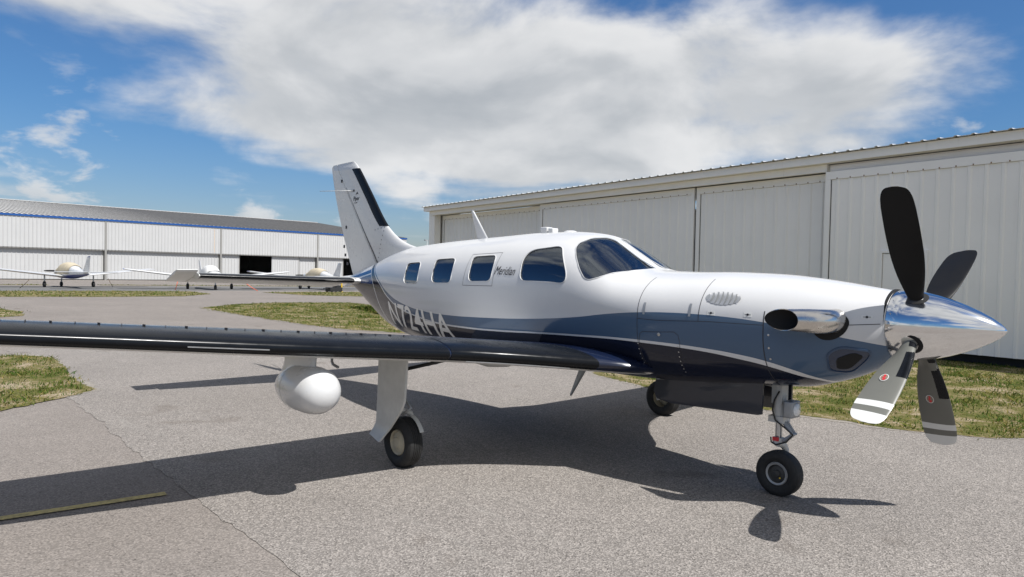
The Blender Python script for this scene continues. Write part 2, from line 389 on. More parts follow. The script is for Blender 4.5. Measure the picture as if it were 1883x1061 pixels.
def rim(name, poly, wdt, mt, parent, off=.002, mir=False, h=.004):
    """thin raised frame that follows an outline on the skin"""
    pts = [fus_off(p.x, p.y / .68, off) for p in poly]
    if mir: pts = [(p[0], -p[1], p[2]) for p in pts]
    g = G(); n = len(pts); P_ = [Vector(p) for p in pts]; c = sum(P_, Vector()) / n; vs = []; fs = []
    for i in range(n):
        nn = Vector(fus_n(poly[i].x, poly[i].y / .68));
        if mir: nn.y = -nn.y
        tg = (P_[(i + 1) % n] - P_[i - 1]).normalized(); o = tg.cross(nn).normalized()
        if o.dot(P_[i] - c) < 0: o = -o
        vs += [P_[i] - o * .001 - nn * .004, P_[i] + nn * h, P_[i] + o * wdt + nn * h * .6, P_[i] + o * wdt - nn * .004]
    for i in range(n):
        j = (i + 1) % n
        for k in range(4): fs.append((i * 4 + k, j * 4 + k, j * 4 + (k + 1) % 4, i * 4 + (k + 1) % 4))
    g.add(vs, fs); return g.obj(name, mt, parent, smooth=True, angle=50)
for k, (pts, r) in WIN.items():
    for mir in (False, True):
        vs, fs = thick_patch(PATCH[k], -.006, -.012, mir)
        pane = mesh_obj('windscreen_pane' if k == 'screen' else 'cabin_window', vs, fs, GLASSW if k == 'screen' else GLASS, plane, smooth=True, angle=40)
        rim('window_frame', round_poly(pts, r), .006, WHITE, pane, mir=mir)
# cabin furniture seen through the glass
def soft_box(name, c, d, mt, parent, r=.04, rot=None):
    bm = bmesh.new(); bmesh.ops.create_cube(bm, size=1)
    for v in bm.verts: v.co = Vector((v.co.x * d[0], v.co.y * d[1], v.co.z * d[2]))
    bmesh.ops.bevel(bm, geom=bm.edges[:], offset=r, segments=3, profile=.6, affect='EDGES')
    bm.verts.index_update(); vs = [(rot @ v.co if rot else v.co) + Vector(c) for v in bm.verts]; fs = [tuple(v.index for v in f.verts) for f in bm.faces]; bm.free()
    return mesh_obj(name, vs, fs, mt, parent, smooth=True)
tilt = Matrix.Rotation(R_(-12), 3, 'Y')
for sx, sy in ((.22, -.27), (.22, .27), (-.75, -.27), (-.75, .27), (-1.62, -.22), (-1.62, .22)):
    st_ = soft_box('cabin_seat', (sx, sy, 1.28), (.44, .42, .16), SEAT, plane)
    soft_box('seat_back', (sx - .24, sy, 1.52), (.12, .40, .52), SEAT, st_, rot=tilt)
    soft_box('head_rest', (sx - .29, sy, 1.80), (.09, .24, .15), SEAT, st_, rot=tilt)
soft_box('glareshield', (1.02, 0, 1.60), (.44, 1.04, .09), DASH, plane)
soft_box('instrument_panel', (.88, 0, 1.42), (.06, 1.0, .34), DASH, plane, r=.02)
g = G(); g.tube([(.80, -.33, 1.47), (.66, -.33, 1.50), (.64, -.33, 1.50)], .014); g.tube([(.65, -.45, 1.60), (.64, -.43, 1.50), (.64, -.23, 1.50), (.65, -.21, 1.60)], .013)
g.obj('control_yoke', DASH, plane, smooth=True)

# seams, hatches, latches on the skin
def side_t(x, z, port=False):
    zc = F_ZC(x); n = F_N(x); hh = (F_TOP(x) - zc) if z >= zc else (zc - F_BOT(x))
    s_ = math.copysign(min(1, abs((z - zc) / hh)) ** (n / 2), z - zc); t = math.asin(max(-1, min(1, s_)))
    return math.pi - t if port else t
def ribbon(name, pts, wd, mt, parent, off=.0012, port=False):
    """pts (x, t radians); a thin strip laid on the skin"""
    P_ = [Vector(fus_off(x, t, off)) for x, t in pts]; N_ = [Vector(fus_n(x, t)) for x, t in pts]; vs = []; fs = []
    for i, p in enumerate(P_):
        tg = (P_[min(i + 1, len(P_) - 1)] - P_[max(0, i - 1)]).normalized(); o = tg.cross(N_[i]).normalized() * wd / 2
        vs += [p - o, p + o]
    if port: vs = [(v[0], -v[1], v[2]) for v in vs]
    fs = [(2 * i, 2 * i + 1, 2 * i + 3, 2 * i + 2) for i in range(len(P_) - 1)]
    return mesh_obj(name, vs, fs, mt, parent)
def ring_t(x, t0, t1, n=30): return [(x, R_(t0 + (t1 - t0) * i / (n - 1))) for i in range(n)]
ribbon('panel_seam', ring_t(1.552, -78, 56), .005, SEAM, fo)
ribbon('panel_seam', ring_t(2.092, 2, 56), .005, SEAM, fo)
ribbon('panel_seam', ring_t(2.588, -62, 16), .007, SEAM, fo)
ribbon('panel_seam', [(1.552 + (2.59 - 1.552) * i / 20, R_(.1 + 2.5 * min(1, i / 12))) for i in range(21)], .004, SEAM, fo)
ribbon('panel_seam', [(3.11 + .19 * i / 8, R_(3)) for i in range(9)], .005, SEAM, fo)
hatch = [(1.566, -52), (1.566, -14), (1.575, -9.5), (1.605, -7.4), (1.75, -6.4), (1.89, -5.6), (1.925, -8), (1.935, -14), (1.895, -50)]
hp = []
for i in range(len(hatch) - 1):
    for k in range(6): hp.append((hatch[i][0] + (hatch[i + 1][0] - hatch[i][0]) * k / 6, R_(hatch[i][1] + (hatch[i + 1][1] - hatch[i][1]) * k / 6)))
ribbon('hatch_seam', hp, .004, SEAM, fo)
ribbon('hatch_seam', [(-.76 + .0 * i, R_(8 + 32 * i / 12)) for i in range(13)] + [(-.76 + .49 * i / 12, R_(40)) for i in range(13)] + [(-.27, R_(40 - 32 * i / 12)) for i in range(13)] + [(-.27 - .49 * i / 12, R_(8)) for i in range(13)], .004, SEAM, fo)
def dot(name, x, t, r, mt, parent, h=.003, n=10):
    c = Vector(fus(x, t)); nn = Vector(fus_n(x, t)); g = G(); g.revolve([(-.002, r), (h, r), (h * 1.3, r * .6)], c, nn, n, cap=True); return g.obj(name, mt, parent, smooth=True, angle=40)
riv = G()
for i in range(7):
    for xx in (1.548, 1.915 - .004 * i):
        t = R_(-18 - 5 * i); riv.revolve([(-.002, .006), (.002, .006), (.003, .003)], Vector(fus(xx, t)), Vector(fus_n(xx, t)), 7, cap=True)
for i in range(3):
    t = R_(-4 - 11 * i); riv.revolve([(-.002, .008), (.002, .008), (.003, .004)], Vector(fus(2.625, t)), Vector(fus_n(2.625, t)), 7, cap=True)
rv = riv.obj('rivet_row', STEEL, fo)
rv['kind'] = 'stuff'
dot('hatch_lock', 1.755, R_(-8.2), .014, STEEL, fo, .006)
for x0, ta, tb in ((1.612, 4, 16.5), (2.016, 6, 19)):
    ribbon('cowl_latch', [(x0, R_(ta + (tb - ta) * i / 6)) for i in range(7)], .020, GREYM, fo, off=.003)
for x0, t0 in ((2.19, 10.5), (2.47, 11.3), (3.225, 14)):
    pl = patch([Vector((x0 - .03, (t0 - 2.2) * K68)), Vector((x0 - .03, (t0 + 2.2) * K68)), Vector((x0 + .03, (t0 + 2.2) * K68)), Vector((x0 + .03, (t0 - 2.2) * K68))], .1, .1)
    vs, fs = thick_patch(pl, .0015, -.002); pq = mesh_obj('placard', vs, fs, GREYU, fo); dot('fastener', x0, R_(t0), .009, DECAL, pq, .003)
    ribbon('placard_line', [(x0 - .022, R_(t0)), (x0 + .022, R_(t0))], .004, DECAL, pq, off=.0022)
# oval gill louvre on the cowl
lo = [Vector((2.255 + .137 * math.cos(a), (27.5 + 8.2 * math.sin(a)) * K68)) for a in [2 * math.pi * i / 36 for i in range(36)]]
vs, fs = thick_patch(patch(lo, .05, .05), .002, -.004); lv = mesh_obj('cooling_louvre', vs, fs, GREYM, fo, smooth=True, angle=40)
for i in range(7):
    cx_ = 2.255 - .108 + .036 * i; hh = 8.0 * math.sqrt(max(.05, 1 - ((cx_ - 2.255) / .137) ** 2)); rr = []
    for k in range(11):
        f = -1 + 2 * k / 10; tt = R_(27.5 + hh * f); bow = .014 * (1 - f * f)
        a = fus_off(cx_ - .012 + bow, tt, .003); b = fus_off(cx_ + .016 + bow, tt, .003 + .016 * (1 - f * f)); rr.append((a, b))
    vs = [p for q in rr for p in q]; mesh_obj('gill', vs, [(2 * k, 2 * k + 1, 2 * k + 3, 2 * k + 2) for k in range(10)], WHITE, lv, smooth=True)

# lettering on the skin
def text_mesh(txt, size, shear=0.0, xs=1.0, offset=0.0):
    cu_ = bpy.data.curves.new('t', 'FONT'); cu_.body = txt; cu_.size = size; cu_.shear = shear; cu_.offset = offset; cu_.resolution_u = 4
    o = bpy.data.objects.new('t', cu_); COL.objects.link(o); d_ = bpy.context.evaluated_depsgraph_get(); d_.update()
    me = bpy.data.meshes.new_from_object(o.evaluated_get(d_)); bpy.data.objects.remove(o)
    bm = bmesh.new(); bm.from_mesh(me); bpy.data.meshes.remove(me)
    for v in bm.verts: v.co.x *= xs
    return bm
def cut_grid(bm, gx, gy):
    for ax, gs in ((0, gx), (1, gy)):
        lo_ = min(v.co[ax] for v in bm.verts); hi = max(v.co[ax] for v in bm.verts); k = lo_ + gs
        while k < hi:
            no = (1, 0, 0) if ax == 0 else (0, 1, 0); pc = (k, 0, 0) if ax == 0 else (0, k, 0)
            bmesh.ops.bisect_plane(bm, geom=bm.verts[:] + bm.edges[:] + bm.faces[:], dist=1e-6, plane_co=pc, plane_no=no); k += gs
def letters_on_skin(txt, x0, x1, ztop0, ztop1, h, mt, name, shear=.1, off=.003, bold=0.0, gx=.04):
    bm = text_mesh(txt, 1.0, shear, 1.0, bold); cut_grid(bm, gx / h * .5, .12)
    lo_ = min(v.co.x for v in bm.verts); hi = max(v.co.x for v in bm.verts); y1 = max(v.co.y for v in bm.verts); y0 = min(v.co.y for v in bm.verts)
    bm.verts.index_update(); vs = []
    for v in bm.verts:
        f = (v.co.x - lo_) / (hi - lo_); x = x0 + (x1 - x0) * f; z = ztop0 + (ztop1 - ztop0) * f - h * (y1 - v.co.y) / (y1 - y0)
        vs.append(fus_off(x, side_t(x, max(z, F_BOT(x) + .004)), off))
    fs = [tuple(v.index for v in f.verts) for f in bm.faces]; bm.free()
    return mesh_obj(name, vs, fs, mt, fo)
letters_on_skin('N724HA', -2.66, -1.08, 1.32, 1.24, .31, SILV, 'registration_lettering', shear=.10, bold=.012)
letters_on_skin('Meridian', -.262, .045, 1.775, 1.768, .085, DECAL, 'name_script', shear=.35, gx=.05)

# ---- wings
def naca(n, th, camber=.015):
    """unit chord section from trailing edge over the top to the leading edge and back below; (c, z) with c from LE"""
    xs = [.5 * (1 + math.cos(math.pi * i / n)) for i in range(n + 1)]
    def yt(x): return 5 * th * (.2969 * math.sqrt(x) - .126 * x - .3516 * x * x + .2843 * x ** 3 - .1030 * x ** 4)
    def yc(x): return camber * 4 * x * (1 - x)
    return [(x, yc(x) + yt(x)) for x in xs] + [(x, yc(x) - yt(x)) for x in xs[::-1][1:-1]]
W_LE = pchip([(.3, 1.64), (.55, 1.575), (.68, 1.51), (.82, 1.38), (1.0, 1.20), (1.25, 1.0), (1.55, .83), (1.85, .735), (2.2, .70), (3.0, .645), (4.5, .45), (6.2, .245), (6.42, .15), (6.53, .0), (6.56, -.12)])
W_TE = pchip([(.3, -.92), (.7, -.86), (1.2, -.72), (3.0, -.69), (4.5, -.68), (6.2, -.55), (6.45, -.5), (6.53, -.42), (6.56, -.32)])
W_TH = pchip([(.3, .22), (.7, .205), (1.9, .195), (3.0, .18), (4.5, .150), (6.2, .105), (6.45, .085), (6.53, .05), (6.56, .012)])
_wth = W_TH
def W_TH(y): return _wth(y) * 1.02
def wing_z(y): return 1.054 + .0825 * (y - 1.9)
def wing_sec(y, sgn, n=22, grow=0.0):
    le, te, th = W_LE(y), W_TE(y), W_TH(y); c = le - te
    return [(le - u * c, sgn * y, wing_z(y) + v * c - .012 * u * c + (grow if v > 0 else -grow)) for u, v in naca(n, th / c, .012)]
YS = [.3, .45, .6, .7, .82, .95, 1.1, 1.25, 1.4, 1.55, 1.7, 1.85, 2.05, 2.3, 2.6, 3, 3.5, 4, 4.5, 5, 5.5, 6, 6.2, 6.32, 6.42, 6.48, 6.53, 6.56]
NA = 22
for sgn in (-1, 1):
    g = G(); rs = [wing_sec(y, sgn) for y in YS]
    g.rings(rs, True, True)
    n = len(rs[0]); fm = []
    for i in range(len(YS) - 1):
        for k in range(n):
            top = k < NA
            u = .5 * (1 + math.cos(math.pi * (k + .5) / NA)) if top else .5 * (1 + math.cos(math.pi * (2 * NA - k - .5) / NA))
            fm.append(1 if (top and u < .5) or (not top and u < .06) else (0 if top else 2))
    fm += [0, 0]
    wg = mesh_obj('wing', g.v, g.f, [WHITE, NAVY, GREYU], plane, True, fm, 40)
    # rubber boot wrapped round the leading edge
    def boot(y0, y1, fr, name, ny=26, low=.045):
        rr = []
        for i in range(ny):
            y = y0 + (y1 - y0) * i / (ny - 1); le, te, th = W_LE(y), W_TE(y), W_TH(y); c = le - te; pr = []
            for u, v in naca(40, th / c, .012):
                if (v > 0 and u <= fr) or (v <= 0 and u <= low): pr.append((u, v))
            pr = [(min(1, q[0]), q[1]) for q in pr]
            line = [(le - u * c + (.004 if u < .02 else .0015), sgn * y, wing_z(y) + v * c - .012 * u * c + (.004 if v > 0 else -.004)) for u, v in pr]
            rr.append(line)
        m_ = min(len(r) for r in rr); rr = [r[:m_] for r in rr]; gg = G(); gg.rings(rr, close=False, cap=False)
        return gg.obj(name, BOOT, wg, smooth=True)
    boot(1.935, 6.18, .24, 'deice_boot'); boot(.86, 1.92, .24, 'deice_boot')
    # flap and aileron gaps on top, trailing parts
    for ya, yb in ((.8, 3.4), (3.45, 6.2)):
        gg = G(); gg.add([(W_TE(y) + .27 * (W_LE(y) - W_TE(y)) + d, sgn * y, 0) for y in (ya, yb) for d in (-.004, .004)], [])
        vs = []
        for y in (ya, (ya + yb) / 2, yb):
            c = W_LE(y) - W_TE(y); u = .73; th = W_TH(y); zt = wing_z(y) + [q for q in naca(60, th / c, .012) if q[1] > 0 and q[0] <= u][0][1] * c - .012 * u * c + .002
            vs += [(W_LE(y) - u * c - .004, sgn * y, zt), (W_LE(y) - u * c + .004, sgn * y, zt)]
        mesh_obj('control_gap', vs, [(0, 1, 3, 2), (2, 3, 5, 4)], SEAM, wg)
    # vortex generators along the top behind the boot
    vg = None
    for i in range(34):
        y = 2.15 + i * .125; c = W_LE(y) - W_TE(y); u = .225; th = W_TH(y)
        z = wing_z(y) + [q for q in naca(60, th / c, .012) if q[1] > 0 and q[0] <= u][0][1] * c - .012 * u * c
        if vg is None:
            gg = G(); gg.box((0, 0, .007), (.03, .003, .018)); vg = gg.obj('vortex_generator', SEAM, wg); o = vg
        else: o = shared('vortex_generator', vg, wg)
        o.location = (W_LE(y) - u * c, sgn * y, z); o.rotation_euler = (0, 0, R_(16 if i % 2 else -16))
    # landing light / bright trim strips
    gg = G()
    for ya, yb, zf in ((1.02, 1.78, -.055), (3.35, 3.85, -.012)):
        gg = G(); vs = []
        for i in range(9):
            y = ya + (yb - ya) * i / 8; c = W_LE(y) - W_TE(y); th = W_TH(y)
            x = W_LE(y) - (.016 if zf < -.03 else .003) * c + .006; z = wing_z(y) + zf
            vs += [(x + .004, sgn * y, z - .004), (x + .004, sgn * y, z + .004)]
        gg.add(vs, [(2 * i, 2 * i + 1, 2 * i + 3, 2 * i + 2) for i in range(8)]); gg.obj('boot_edge_strip', STEEL, wg)
    # wheel-bay bulge under the root
    gg = G(); gg.revolve([(-.45, .0), (-.4, .05), (-.25, .10), (0, .125), (.25, .105), (.42, .05), (.48, .0)], (.12, sgn * 1.02, .945), (1, 0, .03), 20)
    gg.obj('wheel_bay_fairing', GREYU, wg, smooth=True)
    # hook and drain under the wing
    gg = G(); gg.tube([(-.30, sgn * 2.42, 1.03), (-.30, sgn * 2.42, .925), (-.28, sgn * 2.42, .90), (-.19, sgn * 2.42, .885)], .012, 8); gg.obj('tie_down_hook', GREYM, wg, smooth=True)
# ---- radar pod under the starboard wing
POD = (.63, -2.93, .828)
g = G(); prof = [(.0, .0), (.001, .02), (.006, .048), (.024, .094), (.062, .135), (.125, .162), (.22, .174), (.38, .174), (.50, .158), (.62, .124), (.71, .084), (.77, .048), (.80, .02), (.805, .0)]
g.revolve([(-a, r) for a, r in prof], POD, (1, 0, .02), 40)
pod = g.obj('radar_pod', WHITE, plane, smooth=True); pod['label'] = 'white egg-shaped radar pod below the wing'
g = G(); rs = []
for z, xl, xt, th in ((1.12, .46, -.12, .085), (1.05, .43, -.10, .075), (.99, .42, -.10, .08), (.95, .43, -.12, .11), (.90, .44, -.16, .14)):
    rs.append([(xl - u * (xl - xt), POD[1] + v * th / .12, z) for u, v in naca(12, .12, 0)])
g.rings(rs); g.obj('pod_pylon', WHITE, pod, smooth=True, angle=40)
ribs = G(); ribs.revolve([(-.44, .168), (-.4425, .171), (-.445, .168)], POD, (1, 0, .02), 40); ribs.obj('pod_joint', GREYU, pod)

# ---- fin and rudder
FL = pchip([(1.60, -2.4), (1.98, -2.45), (2.04, -2.72), (2.09, -2.90), (2.15, -3.06), (2.22, -3.19), (2.33, -3.35), (2.8, -3.79), (3.21, -4.17), (3.28, -4.245), (3.33, -4.33)])
FT = pchip([(1.60, -4.30), (1.66, -4.335), (3.24, -5.02), (3.29, -5.03), (3.33, -4.98)])
def fin_th(z): return .115 - .05 * (z - 1.7) / 1.6 if z < 3.28 else .03
def hingef(z): return -3.50 - (z - 1.70) * .83
g = G(); gr = G(); r1 = []; r2 = []
for z in (1.60, 1.8, 1.95, 2.02, 2.06, 2.10, 2.15, 2.22, 2.3, 2.36, 2.42, 2.5, 2.6, 2.7, 2.8, 2.9, 3.0, 3.08, 3.15, 3.21, 3.26, 3.30, 3.33):
    l, t = FL(z), FT(z); c = l - t; th = fin_th(z); hx_ = max(t + .12, min(l - .1, hingef(z)))
    sec = [(u, v * th / .12) for u, v in naca(24, .12, 0)]
    # front piece: all points ahead of the hinge, closed at the hinge
    uh = (l - hx_ - .0) / c
    def half(u):  # thickness at u
        return th / .12 * 5 * .12 * (.2969 * math.sqrt(u) - .126 * u - .3516 * u * u + .2843 * u ** 3 - .1030 * u ** 4)
    us = [uh * (1 - math.cos(math.pi * .5 * i / 12)) for i in range(13)]
    r1.append([(l - u * c, half(u), z) for u in us[::-1]] + [(l - u * c, -half(u), z) for u in us[1:]])
    ug = uh + .012 / c; us = [ug + (1 - ug) * i / 10 for i in range(11)]
    if z <= 3.22: r2.append([(l - u * c, max(.002, half(u)), z) for u in us[::-1]] + [(l - u * c, -max(.002, half(u)), z) for u in us])
    else: r2.append([(l - u * c, max(.002, half(u)), z) for u in us[::-1]] + [(l - u * c, -max(.002, half(u)), z) for u in us])
g.rings(r1); fin = g.obj('tail_fin', WHITE, plane, smooth=True, angle=45)
r2 = [r for r in r2 if r[0][2] >= 1.66 or True]
gr.rings(r2); rud = gr.obj('rudder', WHITE, plane, smooth=True, angle=45)
vs = []; fs = []
for i in range(14):
    z = 2.33 + (3.215 - 2.33) * i / 13; l, t = FL(z), FT(z); c = l - t; th = fin_th(z); wd = .165
    row = []
    for k in range(13):
        q = -1 + 2 * k / 12; u = (q * q) * wd / c; h_ = th / .12 * .6 * (.2969 * math.sqrt(u) - .126 * u - .3516 * u * u) + .004
        row.append((l - u * c + .006 * (1 - abs(q)), math.copysign(h_, q) if abs(q) > .01 else 0, z))
    vs += row
for i in range(13):
    for k in range(12): fs.append((i * 13 + k, i * 13 + k + 1, (i + 1) * 13 + k + 1, (i + 1) * 13 + k))
mesh_obj('deice_boot', vs, fs, BOOT, fin, smooth=True)
def on_fin(x, z, side=-1):
    l, t = FL(z), FT(z); c = l - t; u = max(0, min(1, (l - x) / c)); th = fin_th(z)
    return (x, side * (th / .12 * .6 * (.2969 * math.sqrt(u) - .126 * u - .3516 * u * u + .2843 * u ** 3 - .1030 * u ** 4) + .002), z)
# swoosh of navy paint down the hinge line
vs = []
for i in range(25):
    f = i / 24; z = 2.95 - 1.25 * f; x = hingef(z) + .02; wd = .006 + .045 * f
    vs += [on_fin(x, z), on_fin(x + wd, z)]
mesh_obj('hinge_stripe', vs, [(2 * i, 2 * i + 1, 2 * i + 3, 2 * i + 2) for i in range(24)], NAVY, fin)
for nm_, txt, x0, z0, sz in (('tail_lettering', 'Piper', -4.285, 2.735, .088),):
    bm = text_mesh(txt, sz, .3, 1.0, .0015); bm.verts.index_update(); vs = [on_fin(x0 + v.co.x, z0 + v.co.y) for v in bm.verts]; fs = [tuple(v.index for v in f.verts) for f in bm.faces]; bm.free()
    mesh_obj(nm_, vs, fs, DECAL, fin)
for x0, x1 in ((-4.262, -4.235), (-4.218, -4.155)): mesh_obj('tail_marking', [on_fin(x0, 2.690), on_fin(x1, 2.698), on_fin(x1 + .004, 2.710), on_fin(x0 + .004, 2.702)], [(0, 1, 2, 3)], DECAL, fin)
em = [(-4.205, 2.815), (-4.165, 2.868), (-4.12, 2.82), (-4.16, 2.832)]
mesh_obj('tail_emblem', [on_fin(*p) for p in em], [(0, 1, 2, 3)], DECAL, fin)
for x, z in ((-4.66, 3.06), (-4.60, 2.06), (-4.56, 1.93), (-4.50, 1.80), (-4.52, 2.35)):
    g = G(); p = on_fin(x, z); g.box(p, (.035, .012, .045)); g.obj('rudder_fitting', SEAM, rud)
rvf = G()
for i in range(8):
    for p in ((-3.40 - .02 * i, 2.26 - .062 * i), (-3.62 + .075 * i, 2.28 + .012 * i)):
        if i < 5 or p[1] < 2.2: rvf.box(on_fin(*p), (.010, .004, .012))
rf = rvf.obj('fin_rivets', SEAM, fin); rf['kind'] = 'stuff'
for s in (-1, 1):
    g = G(); g.tube([(-4.27, s * .04, 2.885), (-4.60, s * .11, 2.90), (-5.04, s * .20, 2.918)], [.008, .006, .004], 8); g.obj('whip_antenna', WHITE, fin, smooth=True)
    g = G(); g.revolve([(-.01, .018), (.012, .018), (.02, .010)], (-4.26, s * .03, 2.885), (0, s, 0), 12, cap=True); g.obj('antenna_mount', SEAM, fin)
# ---- stabiliser with drooped elevator
SL = pchip([(.05, -3.74), (.2, -3.79), (2.28, -4.17), (2.52, -4.21)]); ST = pchip([(.05, -4.80), (2.52, -4.74)])
def stab_z(y): return 1.545 + .02 * y
hx0 = -4.42; DRO = R_(17)
for sgn in (-1, 1):
    rs = []
    for y in (.04, .12, .3, .8, 1.4, 2.0, 2.20, 2.27):
        l = SL(y); c = l - ST(y); th = .095 - .022 * y / 2.5; uh = (l - hx0) / c
        def half(u): return th / .2 * (.2969 * math.sqrt(u) - .126 * u - .3516 * u * u + .2843 * u ** 3 - .1030 * u ** 4)
        us = [uh * (1 - math.cos(math.pi * .5 * i / 12)) for i in range(13)]
        rs.append([(l - u * c, sgn * y, stab_z(y) + half(u)) for u in us[::-1]] + [(l - u * c, sgn * y, stab_z(y) - half(u)) for u in us[1:]])
    g = G(); g.rings(rs); sb = g.obj('tailplane', GREYU, plane, smooth=True, angle=45)
    rr = []
    for i in range(16):
        y = .26 + (2.26 - .26) * i / 15; l = SL(y); c = l - ST(y); th = .095 - .022 * y / 2.5
        row = []
        for k in range(13):
            q = -1 + 2 * k / 12; u = q * q * (.15 if q > 0 else .13); h_ = th / .2 * (.2969 * math.sqrt(u) - .126 * u - .3516 * u * u) + .003
            row.append((l - u * c + .003 * (1 - abs(q)), sgn * y, stab_z(y) + math.copysign(h_, q)))
        rr.append(row)
    g = G(); g.rings(rr, close=False, cap=False); g.obj('deice_boot', BOOT, sb, smooth=True)
    def droop(p):
        x, y, z = p; dx = x - hx0 + .01; z0 = stab_z(abs(y)); dz = z - z0
        return (hx0 - .01 + dx * math.cos(DRO) - dz * math.sin(DRO), y, z0 + dx * math.sin(DRO) + dz * math.cos(DRO))
    rs = []
    for y in (.10, .8, 1.6, 2.28, 2.281, 2.40, 2.50, 2.525):
        l = -4.43 if y < 2.2805 else SL(y); t = ST(y); th = (.07 if y < 2.2805 else .06) * (1 if y < 2.51 else .4); c = l - t
        rs.append([droop((l - u * c, sgn * y, stab_z(y) + v * th / .12)) for u, v in naca(10, .12, 0)])
    g = G(); g.rings(rs); g.obj('elevator', GREYU, plane, smooth=True, angle=50)
    # bright collar where the tailplane meets the tail cone
    g = G(); g.tube([(-3.78 - .012, sgn * .215, stab_z(.2)), (-3.84, sgn * .22, stab_z(.2) + .035), (-4.0, sgn * .20, stab_z(.2) + .052), (-4.3, sgn * .14, stab_z(.2) + .045)], .006, 6); g.obj('root_trim', WHITE, sb, smooth=True)
# ---- propeller
HUB = Vector((3.473, 0, 1.4065))
g = G(); g.revolve([(-.155, .0), (-.155, .236), (-.150, .240), (-.05, .2385), (.02, .230), (.10, .213), (.18, .188), (.26, .156), (.34, .118), (.41, .078), (.455, .045), (.478, .022), (.488, .008), (.49, .0)], HUB, (1, 0, 0), 64)
spin = g.obj('spinner', CHROME, plane, smooth=True, angle=50)
g = G(); g.revolve([(-.175, .20), (-.175, .246), (-.158, .246), (-.158, .20)], HUB, (1, 0, 0), 48); g.obj('spinner_gap', SOOT_SHADE, plane)
for k in range(14):
    a = 2 * math.pi * k / 14 + .1; dd = Vector((0, math.cos(a), math.sin(a)))
    g = G(); g.revolve([(-.002, .007), (.0025, .006)], HUB + Vector((-.125, 0, 0)) + dd * .2385, dd, 8, cap=True); g.obj('spinner_screw', STEEL, spin)
CH = pchip([(.14, .088), (.22, .092), (.28, .115), (.36, .150), (.46, .183), (.58, .206), (.75, .218), (.88, .217), (.95, .208), (.99, .192), (1.02, .165), (1.038, .122), (1.048, .04)])
GAM = pchip([(.14, -20), (.4, -8), (.7, 1), (1.048, 8)])
TK = pchip([(.14, .095), (.22, .085), (.32, .045), (.5, .028), (.8, .017), (1.048, .005)])
RS = [.14, .18, .22, .25, .28, .32, .36, .41, .46, .52, .58, .66, .75, .80, .845, .847, .90, .902, .952, .954, .965, .975, .99, 1.005, 1.02, 1.03, 1.038, 1.044, 1.048]
ALPHA = .5489
for b in range(4):
    al = ALPHA + b * math.pi / 2
    ax = Vector((0, -math.sin(al), math.cos(al))); vel = Vector((0, -math.cos(al), -math.sin(al)))
    def bl(r, u, face):   # u: 0 leading edge .. 1 trailing edge; face +1 front(camber) -1 rear
        ga = R_(GAM(r)); cd = Vector((1, 0, 0)) * math.cos(ga) + vel * math.sin(ga); nr = -Vector((1, 0, 0)) * math.sin(ga) + vel * math.cos(ga)
        c = CH(r); tk = TK(r); prof = math.sqrt(max(0, u)) * (1 - u) * 2.6 if r > .30 else 2 * math.sqrt(max(0, u * (1 - u)))
        h = tk * prof * (.72 if face > 0 else .28) if r > .30 else tk * .5 * prof
        return HUB + ax * r + cd * (c * (.45 - u)) - nr * (h * face)
    rs = []; NU = 12; us = [.5 - .5 * math.cos(math.pi * i / NU) for i in range(NU + 1)]
    for r in RS: rs.append([bl(r, u, 1) for u in us] + [bl(r, u, -1) for u in us[::-1][1:-1]])
    g = G(); g.rings(rs); n = len(rs[0]); fm = []
    for i in range(len(RS) - 1):
        rm = (RS[i] + RS[i + 1]) / 2
        for k in range(n):
            front = k < NU; band = .846 < rm < .901 or rm > .953
            fm.append(2 if (front and band) else (0 if front else 1))
    fm += [1, 0]
    bd = mesh_obj('propeller_blade', g.v, g.f, [BLADEG, BLADEK, BLADEW], plane, True, fm, 50)
    # heated boot at the root of the leading edge, on the camber side
    vs = []; fs = []
    RB = [.24, .30, .36, .42, .48, .53, .57, .60]; UB = [0.0, .02, .06, .12, .2, .3]
    for r in RB:
        for u in UB:
            p = bl(r, min(u, .42), 1); ga = R_(GAM(r)); nr = -Vector((1, 0, 0)) * math.sin(ga) + vel * math.cos(ga); vs.append(p - nr * .002)
    for i in range(len(RB) - 1):
        for k in range(5): fs.append((i * 6 + k, i * 6 + k + 1, (i + 1) * 6 + k + 1, (i + 1) * 6 + k))
    mesh_obj('heated_boot', vs, fs, BOOT, bd, smooth=True)
    ga = R_(GAM(.62)); nr = -Vector((1, 0, 0)) * math.sin(ga) + vel * math.cos(ga); cd = Vector((1, 0, 0)) * math.cos(ga) + vel * math.sin(ga)
    ec = bl(.62, .60, 1) - nr * .003
    def disc(rx, ry, z, mt, nm2, par, n=24):
        vs = [ec - nr * z + ax * (ry * math.cos(2 * math.pi * i / n)) + cd * (rx * math.sin(2 * math.pi * i / n)) for i in range(n)]
        return mesh_obj(nm2, vs, [tuple(range(n))], mt, par)
    e1 = disc(.026, .036, .0, BLADEW, 'blade_emblem', bd); 
    disc(.0215, .031, .001, mat('emblem_brown', (.22, .16, .12), .5), 'emblem_field', bd)
    sw = [(-.010, -.032), (.004, -.034), (.008, -.008), (-.002, .004), (.016, .012), (.008, .033), (-.006, .034), (-.004, .012), (-.014, .002), (-.003, -.012)]
    mesh_obj('emblem_stroke', [ec - nr * .002 + ax * q * .85 + cd * p * .9 for p, q in sw], [tuple(range(len(sw)))], RED, bd)
    g = G(); p0 = HUB + ax * .165; g.revolve([(0, .075), (.055, .073), (.06, .066)], p0, ax, 24, cap=True); g.obj('blade_socket', SOOT_SHADE, spin, smooth=True, angle=40)
